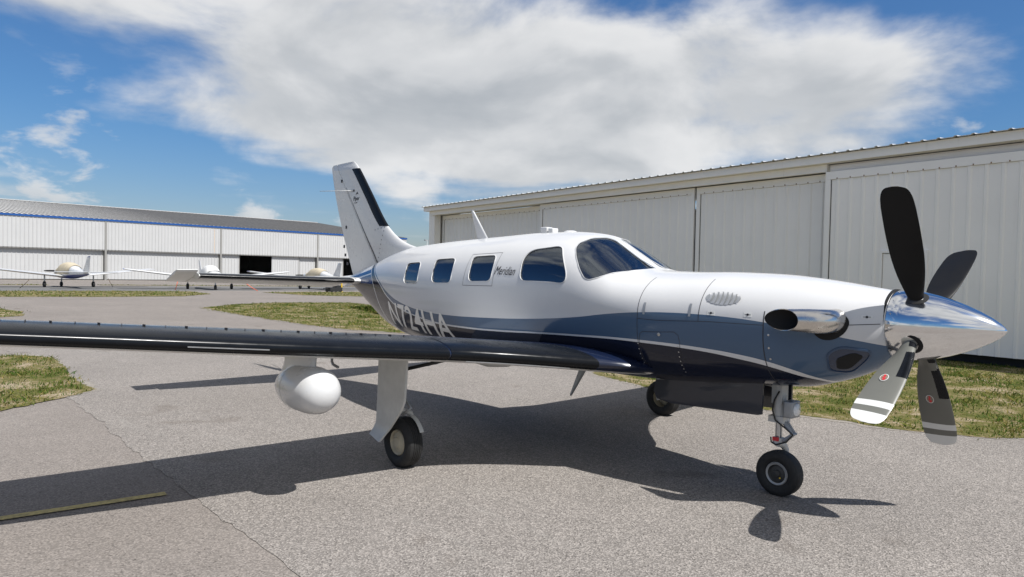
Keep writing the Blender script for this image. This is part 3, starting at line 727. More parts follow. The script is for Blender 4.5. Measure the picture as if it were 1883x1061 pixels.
# ---- exhaust stacks
for sgn in (-1, 1):
    path = [Vector((3.045, sgn * .26, 1.425)), Vector((3.045, sgn * .38, 1.425)), Vector((3.04, sgn * .44, 1.424)), Vector((3.025, sgn * .492, 1.423)), Vector((2.99, sgn * .525, 1.422))]
    n = 32; rs = []; inn = []
    def ring_at(p, d, ry, rx):
        up = Vector((0, 0, 1)); sd_ = d.cross(up).normalized() * sgn
        return [p + up * (math.sin(a) * ry) + sd_ * (math.cos(a) * rx) for a in [2 * math.pi * k / n for k in range(n)]]
    for i, p in enumerate(path):
        d = (path[min(i + 1, len(path) - 1)] - path[max(i - 1, 0)]).normalized()
        rs.append(ring_at(p, d, .083, .072)); inn.append(ring_at(p, d, .078, .067))
    dl = Vector((-.965, sgn * .262, 0)); e0 = ring_at(path[-1], dl, .085, .074); e1 = ring_at(path[-1], dl, .080, .069)
    for f in (.25, .5, .75, 1.0):
        ra = []; rb = []
        for k in range(n):
            ob = ((e0[k].y - path[-1].y) * sgn / .074 + 1) / 2       # 1 on the outboard lip, which is cut well back
            L_ = .365 - .265 * ob
            tz = 1 - .22 * f * (1 - ob)
            q = e0[k] + dl * (L_ * f); q.z = 1.422 + (q.z - 1.422) * tz; ra.append(q)
            q = e1[k] + dl * (L_ * f); q.z = 1.422 + (q.z - 1.422) * tz; rb.append(q)
        rs.append(ra); inn.append(rb)
    g = G(); g.rings(rs, True, False); ex = g.obj('exhaust_stack', EXH, plane, smooth=True)
    g = G(); g.rings(inn, True, False); g.obj('exhaust_bore', SOOT_SHADE, ex, smooth=True)
    g = G(); g.rings([rs[-1], inn[-1]], True, False); g.obj('exhaust_lip', EXH, ex)
    lo2 = [Vector((3.02 + .112 * math.cos(a), (5.0 + 15.5 * math.sin(a)) * K68)) for a in [2 * math.pi * i / 32 for i in range(32)]]
    vs, fs = thick_patch(patch(lo2, .04, .04), .004, -.01, sgn > 0); mesh_obj('exhaust_shroud', vs, fs, SOOT_SHADE, ex, smooth=True, angle=40)
# ---- chin air inlets
for mir in (False, True):
    lo3 = round_poly([(2.99, -47), (3.005, -25), (3.09, -20), (3.235, -33), (3.22, -43), (3.10, -60)], .06)
    vs, fs = thick_patch(patch(lo3, .04, .04), .003, -.01, mir); il = mesh_obj('air_inlet', vs, fs, mat('inlet_blue', (.006, .02, .055), .25, coat=.6), fo, smooth=True, angle=40)
    rim('inlet_lip', lo3, .014, mat('inlet_lip_blue', (.025, .055, .11), .35, coat=.2), il, off=.002, mir=mir, h=.008)
    lo4 = round_poly([(3.03, -47), (3.045, -32), (3.15, -29), (3.20, -38), (3.10, -52)], .04)
    vs, fs = thick_patch(patch(lo4, .04, .04), .006, -.01, mir); mesh_obj('inlet_shade_patch', vs, fs, SOOT_SHADE, il, smooth=True, angle=40)  # black patch on the skin; the shade of the opening is in its colour
# ---- antennas
def blade_ant(name, base, tip, chord_b, chord_t, th, mt):
    g = G(); b, t = Vector(base), Vector(tip); rs = []
    for f in (-.1, .0, .3, .7, .95, 1.0):
        p = b + (t - b) * f; c = chord_b + (chord_t - chord_b) * max(0, f); c = c * (.6 if f == 1.0 else 1)
        rs.append([(p.x + c * (.5 - u), p.y + v * th / .12, p.z) for u, v in naca(8, .12, 0)])
    g.rings(rs); return g.obj(name, mt, plane, smooth=True, angle=50)
blade_ant('blade_antenna', (-1.25, 0, 2.095), (-1.465, 0, 2.445), .20, .045, .022, WHITE)
blade_ant('belly_antenna', (.40, 0, .79), (.215, 0, .46), .11, .03, .018, GREYM)
for x, w_, h_ in ((-.19, .10, .07), (-.09, .07, .055)): soft_box('roof_antenna', (x, 0, F_TOP(x) + h_ * .4), (w_, .09, h_), WHITE, plane, r=.012)
for x in (.16,): g = G(); g.revolve([(-.01, .07), (.008, .066), (.016, .04), (.018, 0)], (x, 0, F_TOP(x)), (0, 0, 1), 20); g.obj('satellite_antenna', WHITE, plane, smooth=True)

# ---- landing gear
def wheel(name, c, rad, wid, parent, hubmat, axis=(0, 1, 0), rimr=.5, grooves=True):
    """tyre > hub parts; returns tyre"""
    h = wid / 2; R0 = rad; ri = rad * rimr
    prof = [(-h * .62, ri), (-h * .85, ri + (R0 - ri) * .18), (-h, ri + (R0 - ri) * .48), (-h * .93, ri + (R0 - ri) * .76), (-h * .72, R0 * .972), (-h * .5, R0 * .992)]
    if grooves:
        for q in (-.34, -.11, .11, .34): prof += [(h * q - h * .03, R0), (h * q - h * .02, R0 - .006), (h * q + h * .02, R0 - .006), (h * q + h * .03, R0)]
    prof += [(h * .5, R0 * .992), (h * .72, R0 * .972), (h * .93, ri + (R0 - ri) * .76), (h, ri + (R0 - ri) * .48), (h * .85, ri + (R0 - ri) * .18), (h * .62, ri)]
    g = G(); g.revolve(prof, c, axis, 48); ty = g.obj(name, RUBBER, parent, smooth=True, angle=35)
    for v in ty.data.vertices:            # flattened contact patch
        if v.co.z < .010: v.co.z = .002
    return ty
for sgn in (-1, 1):
    yw = sgn * 1.885; gear = empty('main_landing_gear', (0, 0, 0), 0, plane)
    wheel('tyre', (0, yw, .216), .218, .165, gear, CREAM)
    g = G(); g.revolve([(-.055, .112), (-.062, .104), (-.045, .095), (-.03, .055), (-.045, .04), (-.05, 0)], (0, yw, .216), (0, -sgn, 0), 32); g.revolve([(-.055, .112), (.055, .112)], (0, yw, .216), (0, 1, 0), 32); g.revolve([(.055, .112), (.066, .105), (.05, .092), (.062, .05), (.072, .042), (.074, 0)], (0, yw, .216), (0, sgn, 0), 32)
    g.obj('wheel_hub', CREAM, gear, smooth=True, angle=35)
    g = G(); g.tube([(-.02, sgn * 1.93, 1.06), (-.02, sgn * 1.93, .62)], .045, 16); g.tube([(-.02, sgn * 1.93, .63), (-.02, sgn * 1.935, .50)], .032, 14); g.tube([(-.02, sgn * 1.93, .52), (-.02, sgn * 1.88, .485), (-.02, sgn * 1.80, .455), (-.01, sgn * 1.775, .38), (0, sgn * 1.77, .26), (0, sgn * 1.78, .216), (0, sgn * 1.88, .216)], .024, 12)
    g.obj('shock_strut', GEARP, gear, smooth=True, angle=40)
    g = G(); g.tube([(.02, sgn * 1.90, .60), (.14, sgn * 1.90, .53), (.06, sgn * 1.94, .47)], .013, 8); g.obj('torque_link', GREYM, gear, smooth=True)
    g = G(); g.tube([(.02, sgn * 1.90, .85), (.34, sgn * 1.30, 1.0)], .016, 8); g.obj('side_brace', HOSE, gear, smooth=True)
    # brake guard on the front of the wheel
    g = G(); rs = []
    for i in range(9):
        a = R_(28 + 50 * i / 8); r = .232; rs.append([(r * math.cos(a) * 1.0, yw + sgn * .02 * q - sgn * .055, .216 + r * math.sin(a) + dz) for q, dz in ((-1, 0), (1, 0), (1, .006), (-1, .006))])
    g.rings(rs); g.obj('wheel_scraper', GEARP, gear, smooth=True, angle=40)
    # leg door, outboard, with a kicked-out foot
    outl = [(-.165, 1.06), (.275, 1.06), (.262, .80), (.245, .62), (.20, .535), (.10, .43), (.035, .36), (-.01, .30), (-.04, .235), (-.235, .27), (-.19, .40), (-.17, .75)]
    def dy(z): return sgn * (2.045 + .00 * z + (.06 * ((.36 - z) / .12) ** 1.4 if z < .36 else 0))
    bmd = bmesh.new(); bmd.faces.new([bmd.verts.new((x, z, 0)) for x, z in outl])
    for zc_ in (.26, .29, .32, .36, .5, .7, .9): bmesh.ops.bisect_plane(bmd, geom=bmd.verts[:] + bmd.edges[:] + bmd.faces[:], dist=1e-6, plane_co=(0, zc_, 0), plane_no=(0, 1, 0))
    bmd.verts.index_update(); a = [(v.co.x, dy(v.co.y), v.co.y) for v in bmd.verts]; b_2 = [(p[0], p[1] - sgn * .022, p[2]) for p in a]; N_ = len(a)
    fs = [tuple(v.index for v in f.verts) for f in bmd.faces]; ff = fs + [tuple(i + N_ for i in f[::-1]) for f in fs]
    for e in bmd.edges:
        if len(e.link_faces) == 1: i, j = e.verts[0].index, e.verts[1].index; ff.append((i, j, j + N_, i + N_))
    bmd.free(); bm_ = bmesh.new(); vv = [bm_.verts.new(p) for p in a + b_2]
    for f in ff: bm_.faces.new([vv[i] for i in f])
    bmesh.ops.recalc_face_normals(bm_, faces=bm_.faces[:]); bm_.verts.index_update()
    mesh_obj('leg_door', [tuple(v.co) for v in bm_.verts], [tuple(v.index for v in f.verts) for f in bm_.faces], GEARP, gear, True, None, 30); bm_.free()
ng = empty('nose_landing_gear', (0, 0, 0), 0, plane)
NX_ = 2.49
wheel('tyre', (NX_, 0, .177), .179, .13, ng, GREYM, grooves=False)
g = G()
for s in (-1, 1): g.revolve([(.045, .092), (.054, .086), (.048, .072)], (NX_, 0, .177), (0, s, 0), 32)
g.obj('wheel_rim', mat('grey_rim', (.34, .34, .34), .45, metal=.3, var=.1), ng, smooth=True, angle=35)
g = G()
for s in (-1, 1): g.revolve([(.048, .072), (.030, .060), (.034, .03), (.046, .024), (.048, 0)], (NX_, 0, .177), (0, s, 0), 24)
g.obj('wheel_hub', mat('dark_hub', (.05, .05, .05), .5, metal=.3), ng, smooth=True, angle=35)
g = G(); g.revolve([(0, .007), (.008, .006)], (NX_ + .03, -.046, .15), (0, -1, 0), 8, cap=True); g.obj('valve_cap', YEL, ng)
g = G(); g.tube([(2.475, 0, .95), (2.475, 0, .585)], .052, 20); g.box((2.475, 0, .80), (.085, .10, .14)); g.box((2.475, 0, .605), (.125, .115, .05)); g.obj('strut_housing', GEARP, ng, smooth=True, angle=35)
g = G(); g.tube([(2.475, 0, .60), (2.475, 0, .43)], .026, 16); g.obj('strut_piston', STEEL, ng, smooth=True, angle=35)
g = G(); g.tube([(2.475, 0, .455), (2.475, 0, .405)], .046, 16); g.tube([(2.475, .0, .415), (2.485, .05, .395), (2.49, .092, .35), (2.49, .098, .25), (2.49, .095, .177)], [.035, .03, .026, .024, .026], 12); g.tube([(2.49, .10, .177), (2.49, -.03, .177)], .018, 10); g.obj('wheel_fork', GEARP, ng, smooth=True, angle=35)
g = G(); g.tube([(2.525, .018, .585), (2.60, .018, .50)], [.018, .012], 8); g.tube([(2.525, -.018, .585), (2.60, -.018, .50)], [.018, .012], 8); g.tube([(2.60, .012, .505), (2.52, .012, .435)], [.012, .017], 8); g.tube([(2.60, -.012, .505), (2.52, -.012, .435)], [.012, .017], 8); g.tube([(2.60, -.03, .502), (2.60, .03, .502)], .011, 8); g.obj('torque_link', GREYM, ng, smooth=True, angle=40)
g = G(); g.tube([(2.50, -.06, .83), (2.47, -.075, .76), (2.455, -.075, .68), (2.48, -.07, .60), (2.55, -.05, .55), (2.605, -.03, .50), (2.56, -.04, .44), (2.48, -.055, .405), (2.44, -.05, .42), (2.435, -.05, .46)], .0065, 8); g.obj('brake_hose', HOSE, ng, smooth=True)
g = G(); g.box((2.475, -.048, .45), (.05, .012, .03)); g.obj('tow_limit_mark', RED, ng)
soft_box('taxi_light', (2.585, -.02, .70), (.075, .13, .13), GREYM, ng, r=.012)
g = G(); g.revolve([(0, .05), (.012, .046), (.018, .0)], (2.622, -.02, .70), (1, 0, 0), 20); g.obj('taxi_light_lens', mat('lamp_lens', (.75, .77, .78), .12, coat=.5), ng, smooth=True)
g = G(); g.tube([(2.47, .0, .86), (2.10, 0, .90)], .02, 10); g.obj('drag_brace', GEARP, ng, smooth=True)
DNAVY = mat('gear_door_navy', (.006, .010, .022), .3, coat=.7)
for sgn in (-1, 1):
    zt = .90; vs = []; 
    for y in (sgn * .20, sgn * .185):
        vs += [(1.43, y, .80), (2.44, y, .90), (2.44, y + sgn * .01, .655), (2.40, y + sgn * .01, .645), (1.60, y + sgn * .01, .615), (1.45, y + sgn * .01, .635), (1.41, y + sgn * .005, .70)]
    f = [tuple(range(7)), tuple(range(13, 6, -1))] + [(i, i + 7, (i + 1) % 7 + 7, (i + 1) % 7) for i in range(7)]
    mesh_obj('nose_gear_door', vs, f, DNAVY, plane)
g = G(); g.box((2.50, .10, .77), (.05, .02, .30)); g.obj('nose_gear_flap', DNAVY, plane)

# ------------------------------------------------------------------ ground
def ground_mat(name, base, spread, stain, vs=62.0, bump=.35, tint=(1, .965, .92), patchy=.10):
    M = bpy.data.materials.new(name); M.use_nodes = True; t = NT(M.node_tree)
    oc = t.n('TexCoord').outputs['Object']
    vo = t.n('TexVoronoi', ins={'Vector': oc, 'Scale': vs, 'Randomness': 1.0})
    hsv = t.n('SeparateColor', mode='HSV', ins={0: vo.outputs['Color']})
    st = t.ramp(hsv.outputs[2], [(0.0, base * (1 - spread)), (.45, base * .92), (.8, base * 1.08), (1.0, base * (1 + spread))])
    fine = t.noise(oc, 210, 3, .6)
    big = t.noise(oc, .35, 5, .6, .4); mid = t.noise(oc, 2.3, 5, .65)
    f = t.math('ADD', 1.0, t.math('MULTIPLY', t.math('SUBTRACT', big, .5), patchy * 3.2))
    f = t.math('MULTIPLY', f, t.math('ADD', 1.0, t.math('MULTIPLY', t.math('SUBTRACT', mid, .5), patchy * 1.8)))
    f = t.math('MULTIPLY', f, t.math('ADD', .86, t.math('MULTIPLY', fine, .28)))
    c = t.n('Mix', data_type='RGBA', blend_type='MULTIPLY', ins={0: 1.0}); t.t.links.new(st, c.inputs[6])
    cc = t.n('CombineColor', ins={0: t.math('MULTIPLY', f, tint[0]), 1: t.math('MULTIPLY', f, tint[1]), 2: t.math('MULTIPLY', f, tint[2])}); t.t.links.new(cc.outputs[0], c.inputs[7])
    # rusty brown stains and oil spots with soft edges
    sm = t.n('MapRange', interpolation_type='SMOOTHSTEP', ins={0: t.noise(oc, .9, 4, .55, .6), 1: .63, 2: .74, 3: 0.0, 4: stain}).outputs[0]
    col = t.mix(sm, c.outputs[2], (base * .62, base * .50, base * .40))
    # long streaks left by tyres and drainage
    sk = t.noise(t.n('Mapping', ins={0: oc, 2: (0, 0, -.1), 3: (.25, 3.2, 1)}).outputs[0], 1.0, 5, .6)
    col = t.mix(t.n('MapRange', interpolation_type='SMOOTHSTEP', ins={0: sk, 1: .55, 2: .75, 3: 0.0, 4: .28}).outputs[0], col, (base * 1.5, base * 1.42, base * 1.3))
    b = t.n('BsdfPrincipled', ins={'Base Color': col, 'Roughness': .9, 'Specular IOR Level': .25})
    bn = t.n('Bump', ins={'Strength': bump, 'Distance': .006, 'Height': t.math('ADD', vo.outputs['Distance'], t.math('MULTIPLY', fine, .5))})
    t.t.links.new(bn.outputs[0], b.inputs['Normal']); t.t.links.new(b.outputs[0], t.n('OutputMaterial').inputs[0])
    return M
CONC = ground_mat('taxiway_concrete', .158, .6, .42, 100, .25, (1.05, .935, .84), .13)
ASPH = ground_mat('coarse_asphalt', .170, .9, .5, 100, .8, (1.05, .955, .868), .13)
DASPH = ground_mat('dark_asphalt', .12, .3, .2, 50, .3, (1, .99, .97), .12)
def jag(poly, step, amp, seed=0, closed=True):
    out = []; n = len(poly)
    for i in range(n):
        a = Vector(poly[i]).to_2d(); b = Vector(poly[(i + 1) % n]).to_2d(); L = (b - a).length; k = max(1, int(L / step)); no = Vector((-(b - a).y, (b - a).x)).normalized()
        for j in range(k):
            p = a + (b - a) * j / k; q = noise.noise(Vector((p.x * .9, p.y * .9, seed))) + .6 * noise.noise(Vector((p.x * 3.7, p.y * 3.7, seed + 9))) + .7 * noise.noise(Vector((p.x * 13, p.y * 13, seed + 5)))
            out.append(p + no * q * amp)
    return out
def sheet(name, poly, z, mt, parent=None):
    bm = bmesh.new(); f = bm.faces.new([bm.verts.new((p[0], p[1], z)) for p in poly])
    if f.calc_area() > 0: f.normal_update()
    if f.normal.z < 0: f.normal_flip()
    bmesh.ops.triangulate(bm, faces=bm.faces[:], ngon_method='EAR_CLIP')
    me = bpy.data.meshes.new(name); bm.to_mesh(me); bm.free(); me.materials.append(mt)
    return link(bpy.data.objects.new(name, me), parent)
struct(sheet('ground', [(-900, -900), (900, -900), (900, 900), (-900, 900)], 0.0, CONC), 'pale weathered concrete taxiway')
struct(sheet('apron', jag([(-11.5, -3.50), (18, -3.62), (18, 4.4), (-8, 4.4), (-11.5, 2.0)], .10, .075, 3), .004, ASPH), 'coarse grey asphalt apron under the turboprop')
struct(sheet('far_apron', jag([(-57.0, -60), (-46.6, -60), (-46.2, 45), (-57, 60)], 1.5, .3, 5), .004, DASPH), 'dark asphalt parking strip under the small airplanes')
# yellow lead-in line
def line_mesh():
    a, b = Vector((-.42, -3.70)), Vector((-.62, -5.6)); d = (b - a).normalized(); o = Vector((-d.y, d.x)) * .042; vs = []; n = 60
    for i in range(n + 1):
        p = a + (b - a) * i / n
        for s in (-1, 1): q = p + o * s * (1 + .12 * noise.noise(Vector((p.x * 9, p.y * 9, s)))); vs.append((q.x, q.y, .0085))
    return vs, [(2 * i, 2 * i + 2, 2 * i + 3, 2 * i + 1) for i in range(n)]
vs, fs = line_mesh(); ym = mat('worn_yellow_line', (.40, .32, .12), .75, var=.35, vscale=30)
yl = mesh_obj('painted_line', vs, fs, ym); struct(yl, 'worn yellow painted line on the pavement')

# ------------------------------------------------------------------ grass
def turf_mat():
    M = bpy.data.materials.new('turf_soil'); M.use_nodes = True; t = NT(M.node_tree); oc = t.n('TexCoord').outputs['Object']
    n1_ = t.noise(oc, 1.6, 6, .65, .5); n2_ = t.noise(oc, 12, 5, .7); n3_ = t.noise(oc, 60, 4, .6)
    f = t.math('ADD', t.math('MULTIPLY', n1_, .55), t.math('ADD', t.math('MULTIPLY', n2_, .3), t.math('MULTIPLY', n3_, .25)))
    c = t.n('ValToRGB', ins={0: f}); e = c.color_ramp.elements
    e[0].position = .42; e[0].color = (0.0472, 0.0684, 0.0142, 1); e[1].position = .67; e[1].color = (0.3540, 0.2891, 0.2124, 1)
    k = e.new(.52); k.color = (0.1003, 0.1003, 0.0283, 1); k = e.new(.575); k.color = (0.1829, 0.1475, 0.0732, 1)
    b = t.n('BsdfPrincipled', ins={'Base Color': c.outputs[0], 'Roughness': .95, 'Specular IOR Level': .1})
    bn = t.n('Bump', ins={'Strength': .8, 'Distance': .02, 'Height': t.math('ADD', n2_, n3_)}); t.t.links.new(bn.outputs[0], b.inputs['Normal'])
    t.t.links.new(b.outputs[0], t.n('OutputMaterial').inputs[0]); return M
def blade_mat():
    M = bpy.data.materials.new('grass_blades'); M.use_nodes = True; t = NT(M.node_tree); oc = t.n('TexCoord').outputs['Object']
    r = t.n('NewGeometry').outputs['Random Per Island']
    g1 = t.noise(oc, 2.2, 5, .65, .4)
    f = t.math('ADD', t.math('MULTIPLY', r, .45), t.math('MULTIPLY', g1, 1.0))
    c = t.n('ValToRGB', ins={0: f}); e = c.color_ramp.elements
    e[0].position = .48; e[0].color = (0.0307, 0.0826, 0.0142, 1); e[1].position = 1.0; e[1].color = (0.2832, 0.2242, 0.0826, 1)
    k = e.new(.68); k.color = (0.0708, 0.1156, 0.0212, 1); k = e.new(.84); k.color = (0.1534, 0.1534, 0.0401, 1)
    d = t.n('BsdfDiffuse', ins={0: c.outputs[0]}); tr = t.n('BsdfTranslucent', ins={0: c.outputs[0]}); mx = t.n('MixShader', ins={0: .3, 1: d.outputs[0], 2: tr.outputs[0]})
    t.t.links.new(mx.outputs[0], t.n('OutputMaterial').inputs[0]); return M
SAND = ground_mat('sandy_verge', .20, .5, .2, 140, .4, (1.04, .94, .82), .16)
TURF = turf_mat(); BLADE = blade_mat()
def inside(pts, poly):
    x, y = pts[:, 0], pts[:, 1]; r = np.zeros(len(pts), bool); n = len(poly)
    for i in range(n):
        x1, y1 = poly[i]; x2, y2 = poly[(i + 1) % n]
        if abs(y2 - y1) < 1e-9: continue
        c = ((y1 > y) != (y2 > y)) & (x < (x2 - x1) * (y - y1) / (y2 - y1) + x1); r ^= c
    return r
def lawn(name, poly, dens, hgt, wid, label, seed, win=None, amp=.10, step=.25):
    pj_ = jag(poly, step, amp, seed)
    if name in 'abc':
        cx_ = sum(p_[0] for p_ in poly) / len(poly); cy_ = sum(p_[1] for p_ in poly) / len(poly)
        fr = []
        for i_ in range(len(poly)):
            a0, b0, c0 = Vector(poly[i_ - 1]), Vector(poly[i_]), Vector(poly[(i_ + 1) % len(poly)]); tg = (c0 - a0).normalized(); ar = sum(poly[k_][0] * poly[(k_ + 1) % len(poly)][1] - poly[(k_ + 1) % len(poly)][0] * poly[k_][1] for k_ in range(len(poly)))
            nn = Vector((tg.y, -tg.x)) * (1 if ar > 0 else -1); fr.append(tuple(b0 + nn * .06))
        struct(sheet('sand_verge', jag(fr, .05, .13, seed + 30), .0068, SAND), 'pale sandy verge along ' + label)
    o = sheet(name + '_soil', pj_, .010, TURF); struct(o, label + ', bare soil and thatch'); o.name = 'turf'
    p = np.array([(q.x, q.y) for q in pj_]); lo_ = p.min(0); hi = p.max(0)
    if win: lo_ = np.maximum(lo_, win[0]); hi = np.minimum(hi, win[1])
    n = int((hi - lo_).prod() * dens); q = lo_ + rng.random((n, 2)) * (hi - lo_); q = q[inside(q, [tuple(v) for v in p])]
    cl = np.array([noise.noise(Vector((a * 1.1, b * 1.1, seed))) * .6 + .7 * noise.noise(Vector((a * 4.5, b * 4.5, seed + 4))) + .5 * noise.noise(Vector((a * 11, b * 11, seed + 8))) for a, b in q])
    keep = rng.random(len(q)) < np.clip(.45 + 1.0 * cl, .04, 1); q = q[keep]; cl = cl[keep]; n = len(q)
    q += rng.normal(0, .04, (n, 2)); far_ = rng.random(n) < .10; q[far_] += rng.normal(0, .16, (int(far_.sum()), 2))
    an = rng.random(n) * 2 * np.pi; h = hgt * (.35 + .8 * rng.random(n)) * np.clip(.8 + 1.1 * cl, .3, 1.9); w_ = wid * (.6 + .8 * rng.random(n)); le = h * rng.normal(0, .9, n)
    ca, sa = np.cos(an), np.sin(an); V = np.zeros((n, 4, 3))
    V[:, 0, :2] = q - np.stack([ca, sa], 1) * w_[:, None]; V[:, 1, :2] = q + np.stack([ca, sa], 1) * w_[:, None]
    V[:, 2, :2] = q + np.stack([ca * .6 * w_ - sa * le * .45, sa * .6 * w_ + ca * le * .45], 1); V[:, 2, 2] = h * .65
    V[:, 3, :2] = q + np.stack([-sa * le, ca * le], 1); V[:, 3, 2] = h; V[:, :2, 2] = .008
    me = bpy.data.meshes.new('grass'); me.vertices.add(n * 4); me.vertices.foreach_set('co', V.ravel())
    idx = np.arange(n)[:, None] * 4 + np.array([0, 1, 2, 0, 2, 3]); me.loops.add(n * 6); me.loops.foreach_set('vertex_index', idx.ravel())
    me.polygons.add(n * 2); me.polygons.foreach_set('loop_start', np.arange(n * 2) * 3); me.update(calc_edges=True); me.materials.append(BLADE)
    gr_ = link(bpy.data.objects.new('grass', me)); gr_['kind'] = 'stuff'; gr_['label'] = label; gr_['category'] = 'grass'
    return n
NG = 0
NG += lawn('a', [(-3.6, 4.6), (-2.78, 3.75), (-1.24, 3.36), (1.03, 3.27), (2.11, 3.38), (2.9, 3.75), (3.6, 4.6), (5.5, 5.0), (12, 5.2), (12, 11.0), (-24, 14.2), (-24, 10.5), (-12, 7.0)], 1000, .055, .0065, 'dry patchy grass strip in front of the grey hangar', 11, ((-9, 3), (7, 12)), .075, .06)
NG += lawn('b', [(-24.8, 4.45), (-20.8, 4.3), (-17.3, 4.26), (-15, 4.3), (-12.8, 4.55), (-11.2, 5.2), (-9.0, 6.6), (-9.0, 9.0), (-23.6, 12.4), (-27.4, 12.6), (-28.3, 8.9), (-27.2, 6.6)], 420, .06, .010, 'green grass island behind the tail', 12, None, .12, .10)
NG += lawn('c', [(-10.5, -6.0), (-10.53, -3.69), (-10.39, -3.3), (-9.9, -3.0), (-8.0, -3.09), (-7.1, -3.18), (-6.4, -3.15), (-5.68, -3.12), (-5.37, -3.42), (-5.09, -3.76), (-4.7, -4.28), (-4.3, -5.2), (-4.2, -6.0)], 1500, .05, .006, 'grass corner with green tufts left of the wing', 13, None, .07, .06)
NG += lawn('d', [(-32, -2.2), (-26.5, -2.05), (-24.5, -1.72), (-22, -1.95), (-21.4, -3.0), (-23, -9), (-32, -9)], 150, .06, .012, 'small grass corner beyond the wing', 14, None, .1)
NG += lawn('e', [(-46.3, -8), (-46.3, -.1), (-46.0, 5.6), (-44.7, 10.2), (-39.9, 9.9), (-36.7, 7.4), (-36.5, 3.6), (-37.4, -1.0), (-38, -8)], 70, .08, .02, 'long grass strip before the parked small airplanes', 15, None, .15, .5)
NG += lawn('f', [(-42.2, 14.2), (-43.1, 17.6), (-42.6, 22), (-41, 30), (-35, 24), (-34.8, 17.2), (-37.2, 14.8)], 70, .08, .02, 'narrow grass strip behind the tailplane', 16, None, .15, .5)
NG += lawn('g', [(-61.5, -12), (-60, -12), (-59.6, 4.4), (-61.0, 4.4)], 50, .08, .03, 'thin grass line along the far apron', 17, None, .1, .5)
NG += lawn('h', [(-61.5, 8), (-60, 8), (-57.5, 30), (-58.8, 30)], 50, .08, .03, 'thin grass line before the white hangar', 18, None, .1, .5)
# loose tufts in the pavement beside the grass corner
# ------------------------------------------------------------------ hangars
def ribbed(s0, s1, z0, z1, pitch, depth, rw=.05):
    """ribbed sheet facing -y in local (x, y, z)"""
    pr = [(s0, 0.0)]; k = 0
    n = max(1, round((s1 - s0) / pitch)); p = (s1 - s0) / n
    for i in range(n):
        c = s0 + p * (i + .5); pr += [(c - rw, 0), (c - rw * .45, -depth), (c + rw * .45, -depth), (c + rw, 0)]
    pr.append((s1, 0.0)); g = G(); vs = [(x, y, z) for z in (z0, z1) for x, y in pr]; m_ = len(pr)
    g.add(vs, [(i, i + 1, m_ + i + 1, m_ + i) for i in range(m_ - 1)]); return g
def panels(name, parent, mt, s0, s1, y, z0, z1, pitch, depth, width, cache={}):
    n = max(1, round((s1 - s0) / width)); wd = (s1 - s0) / n; out = []
    for i in range(n):
        key = (name, mt.name, round(wd, 3), round(z1 - z0, 3), pitch, depth)
        if key not in cache: o = ribbed(0, wd, 0, z1 - z0, pitch, depth).obj(name, mt, parent); cache[key] = o
        else: o = shared(name, cache[key], parent)
        o.location = (s0 + wd * i, y + .0015 * (i % 2), z0); out.append(o)
    return out
def siding(name, col, rough, rust):
    M = bpy.data.materials.new(name); M.use_nodes = True; t = NT(M.node_tree); oc = t.n('NewGeometry').outputs['Position']
    nz = t.noise(oc, .8, 5, .6); drip = t.noise(t.n('Mapping', ins={0: oc, 3: (5, 5, .35)}).outputs[0], 1.4, 5, .65, .2)
    v = t.math('ADD', .93, t.math('MULTIPLY', nz, .14)); hs = t.n('HueSaturation', ins={'Value': v, 'Color': (*col, 1)})
    d = t.n('MapRange', interpolation_type='SMOOTHSTEP', ins={0: drip, 1: .60, 2: .82, 3: 0.0, 4: rust}).outputs[0]
    c = t.mix(d, hs.outputs[0], (col[0] * .62, col[1] * .55, col[2] * .46))
    b = t.n('BsdfPrincipled', ins={'Base Color': c, 'Roughness': rough}); t.t.links.new(b.outputs[0], t.n('OutputMaterial').inputs[0]); return M
GSID = siding('grey_hangar_siding', (.92, .89, .84), .5, .20)
GTRIM = siding('grey_hangar_trim', (.92, .89, .84), .5, .26)
WSID = siding('white_hangar_siding', (.48, .48, .475), .5, .18)
WTRIM = siding('grey_hangar_post', (.25, .245, .23), .6, .3)
GROOF = mat('galvanised_roof', (.52, .51, .49), .5, metal=.0, var=.22, vscale=.6)
RIBM = mat('dark_roof_rib', (.12, .116, .11), .6, var=.2, vscale=.8)  # ribs darker than the roof sheet between them
RROOF = mat('pale_roof_sheet', (.58, .57, .55), .4, metal=.3, var=.1, vscale=2)
BLUE = mat('blue_gutter', (.012, .08, .29), .4, var=.08)
DARK = mat('dark_base', (.03, .03, .03), .9)
RUST = mat('rust_spot', (.22, .12, .06), .9)
# grey hangar on the right
H = empty('grey_hangar', (-22.7, 14.4, 0), R_(-6))
tag(H, 'grey metal hangar with tall ribbed sliding doors behind the turboprop nose', 'hangar')
def hbox(name, x0, x1, y0, y1, z0, z1, mt, parent=H):
    g = G(); g.box(((x0 + x1) / 2, (y0 + y1) / 2, (z0 + z1) / 2), (x1 - x0, y1 - y0, z1 - z0)); return g.obj(name, mt, parent)
HL = 33.0
hbox('side_wall', -.22, .0, .02, 14, 0, 4.55, GSID); hbox('side_wall', HL, HL + .2, .0, 14, 0, 4.55, GSID); hbox('rear_wall', -.22, HL + .2, 14, 14.2, 0, 5.4, GSID)
hbox('corner_post', -.25, .27, -.03, .30, 0, 4.56, GTRIM)
hbox('upper_fascia', -.30, HL + .3, -.32, -.24, 4.565, 4.76, GTRIM)
hbox('fascia_soffit', -.295, HL + .29, -.235, -.02, 4.566, 4.60, GTRIM)
hbox('lower_fascia', -.0, 20.08, -.12, -.05, 4.375, 4.562, GTRIM)
hbox('door_track', .0, HL, .0, .55, 4.40, 4.55, GSID)
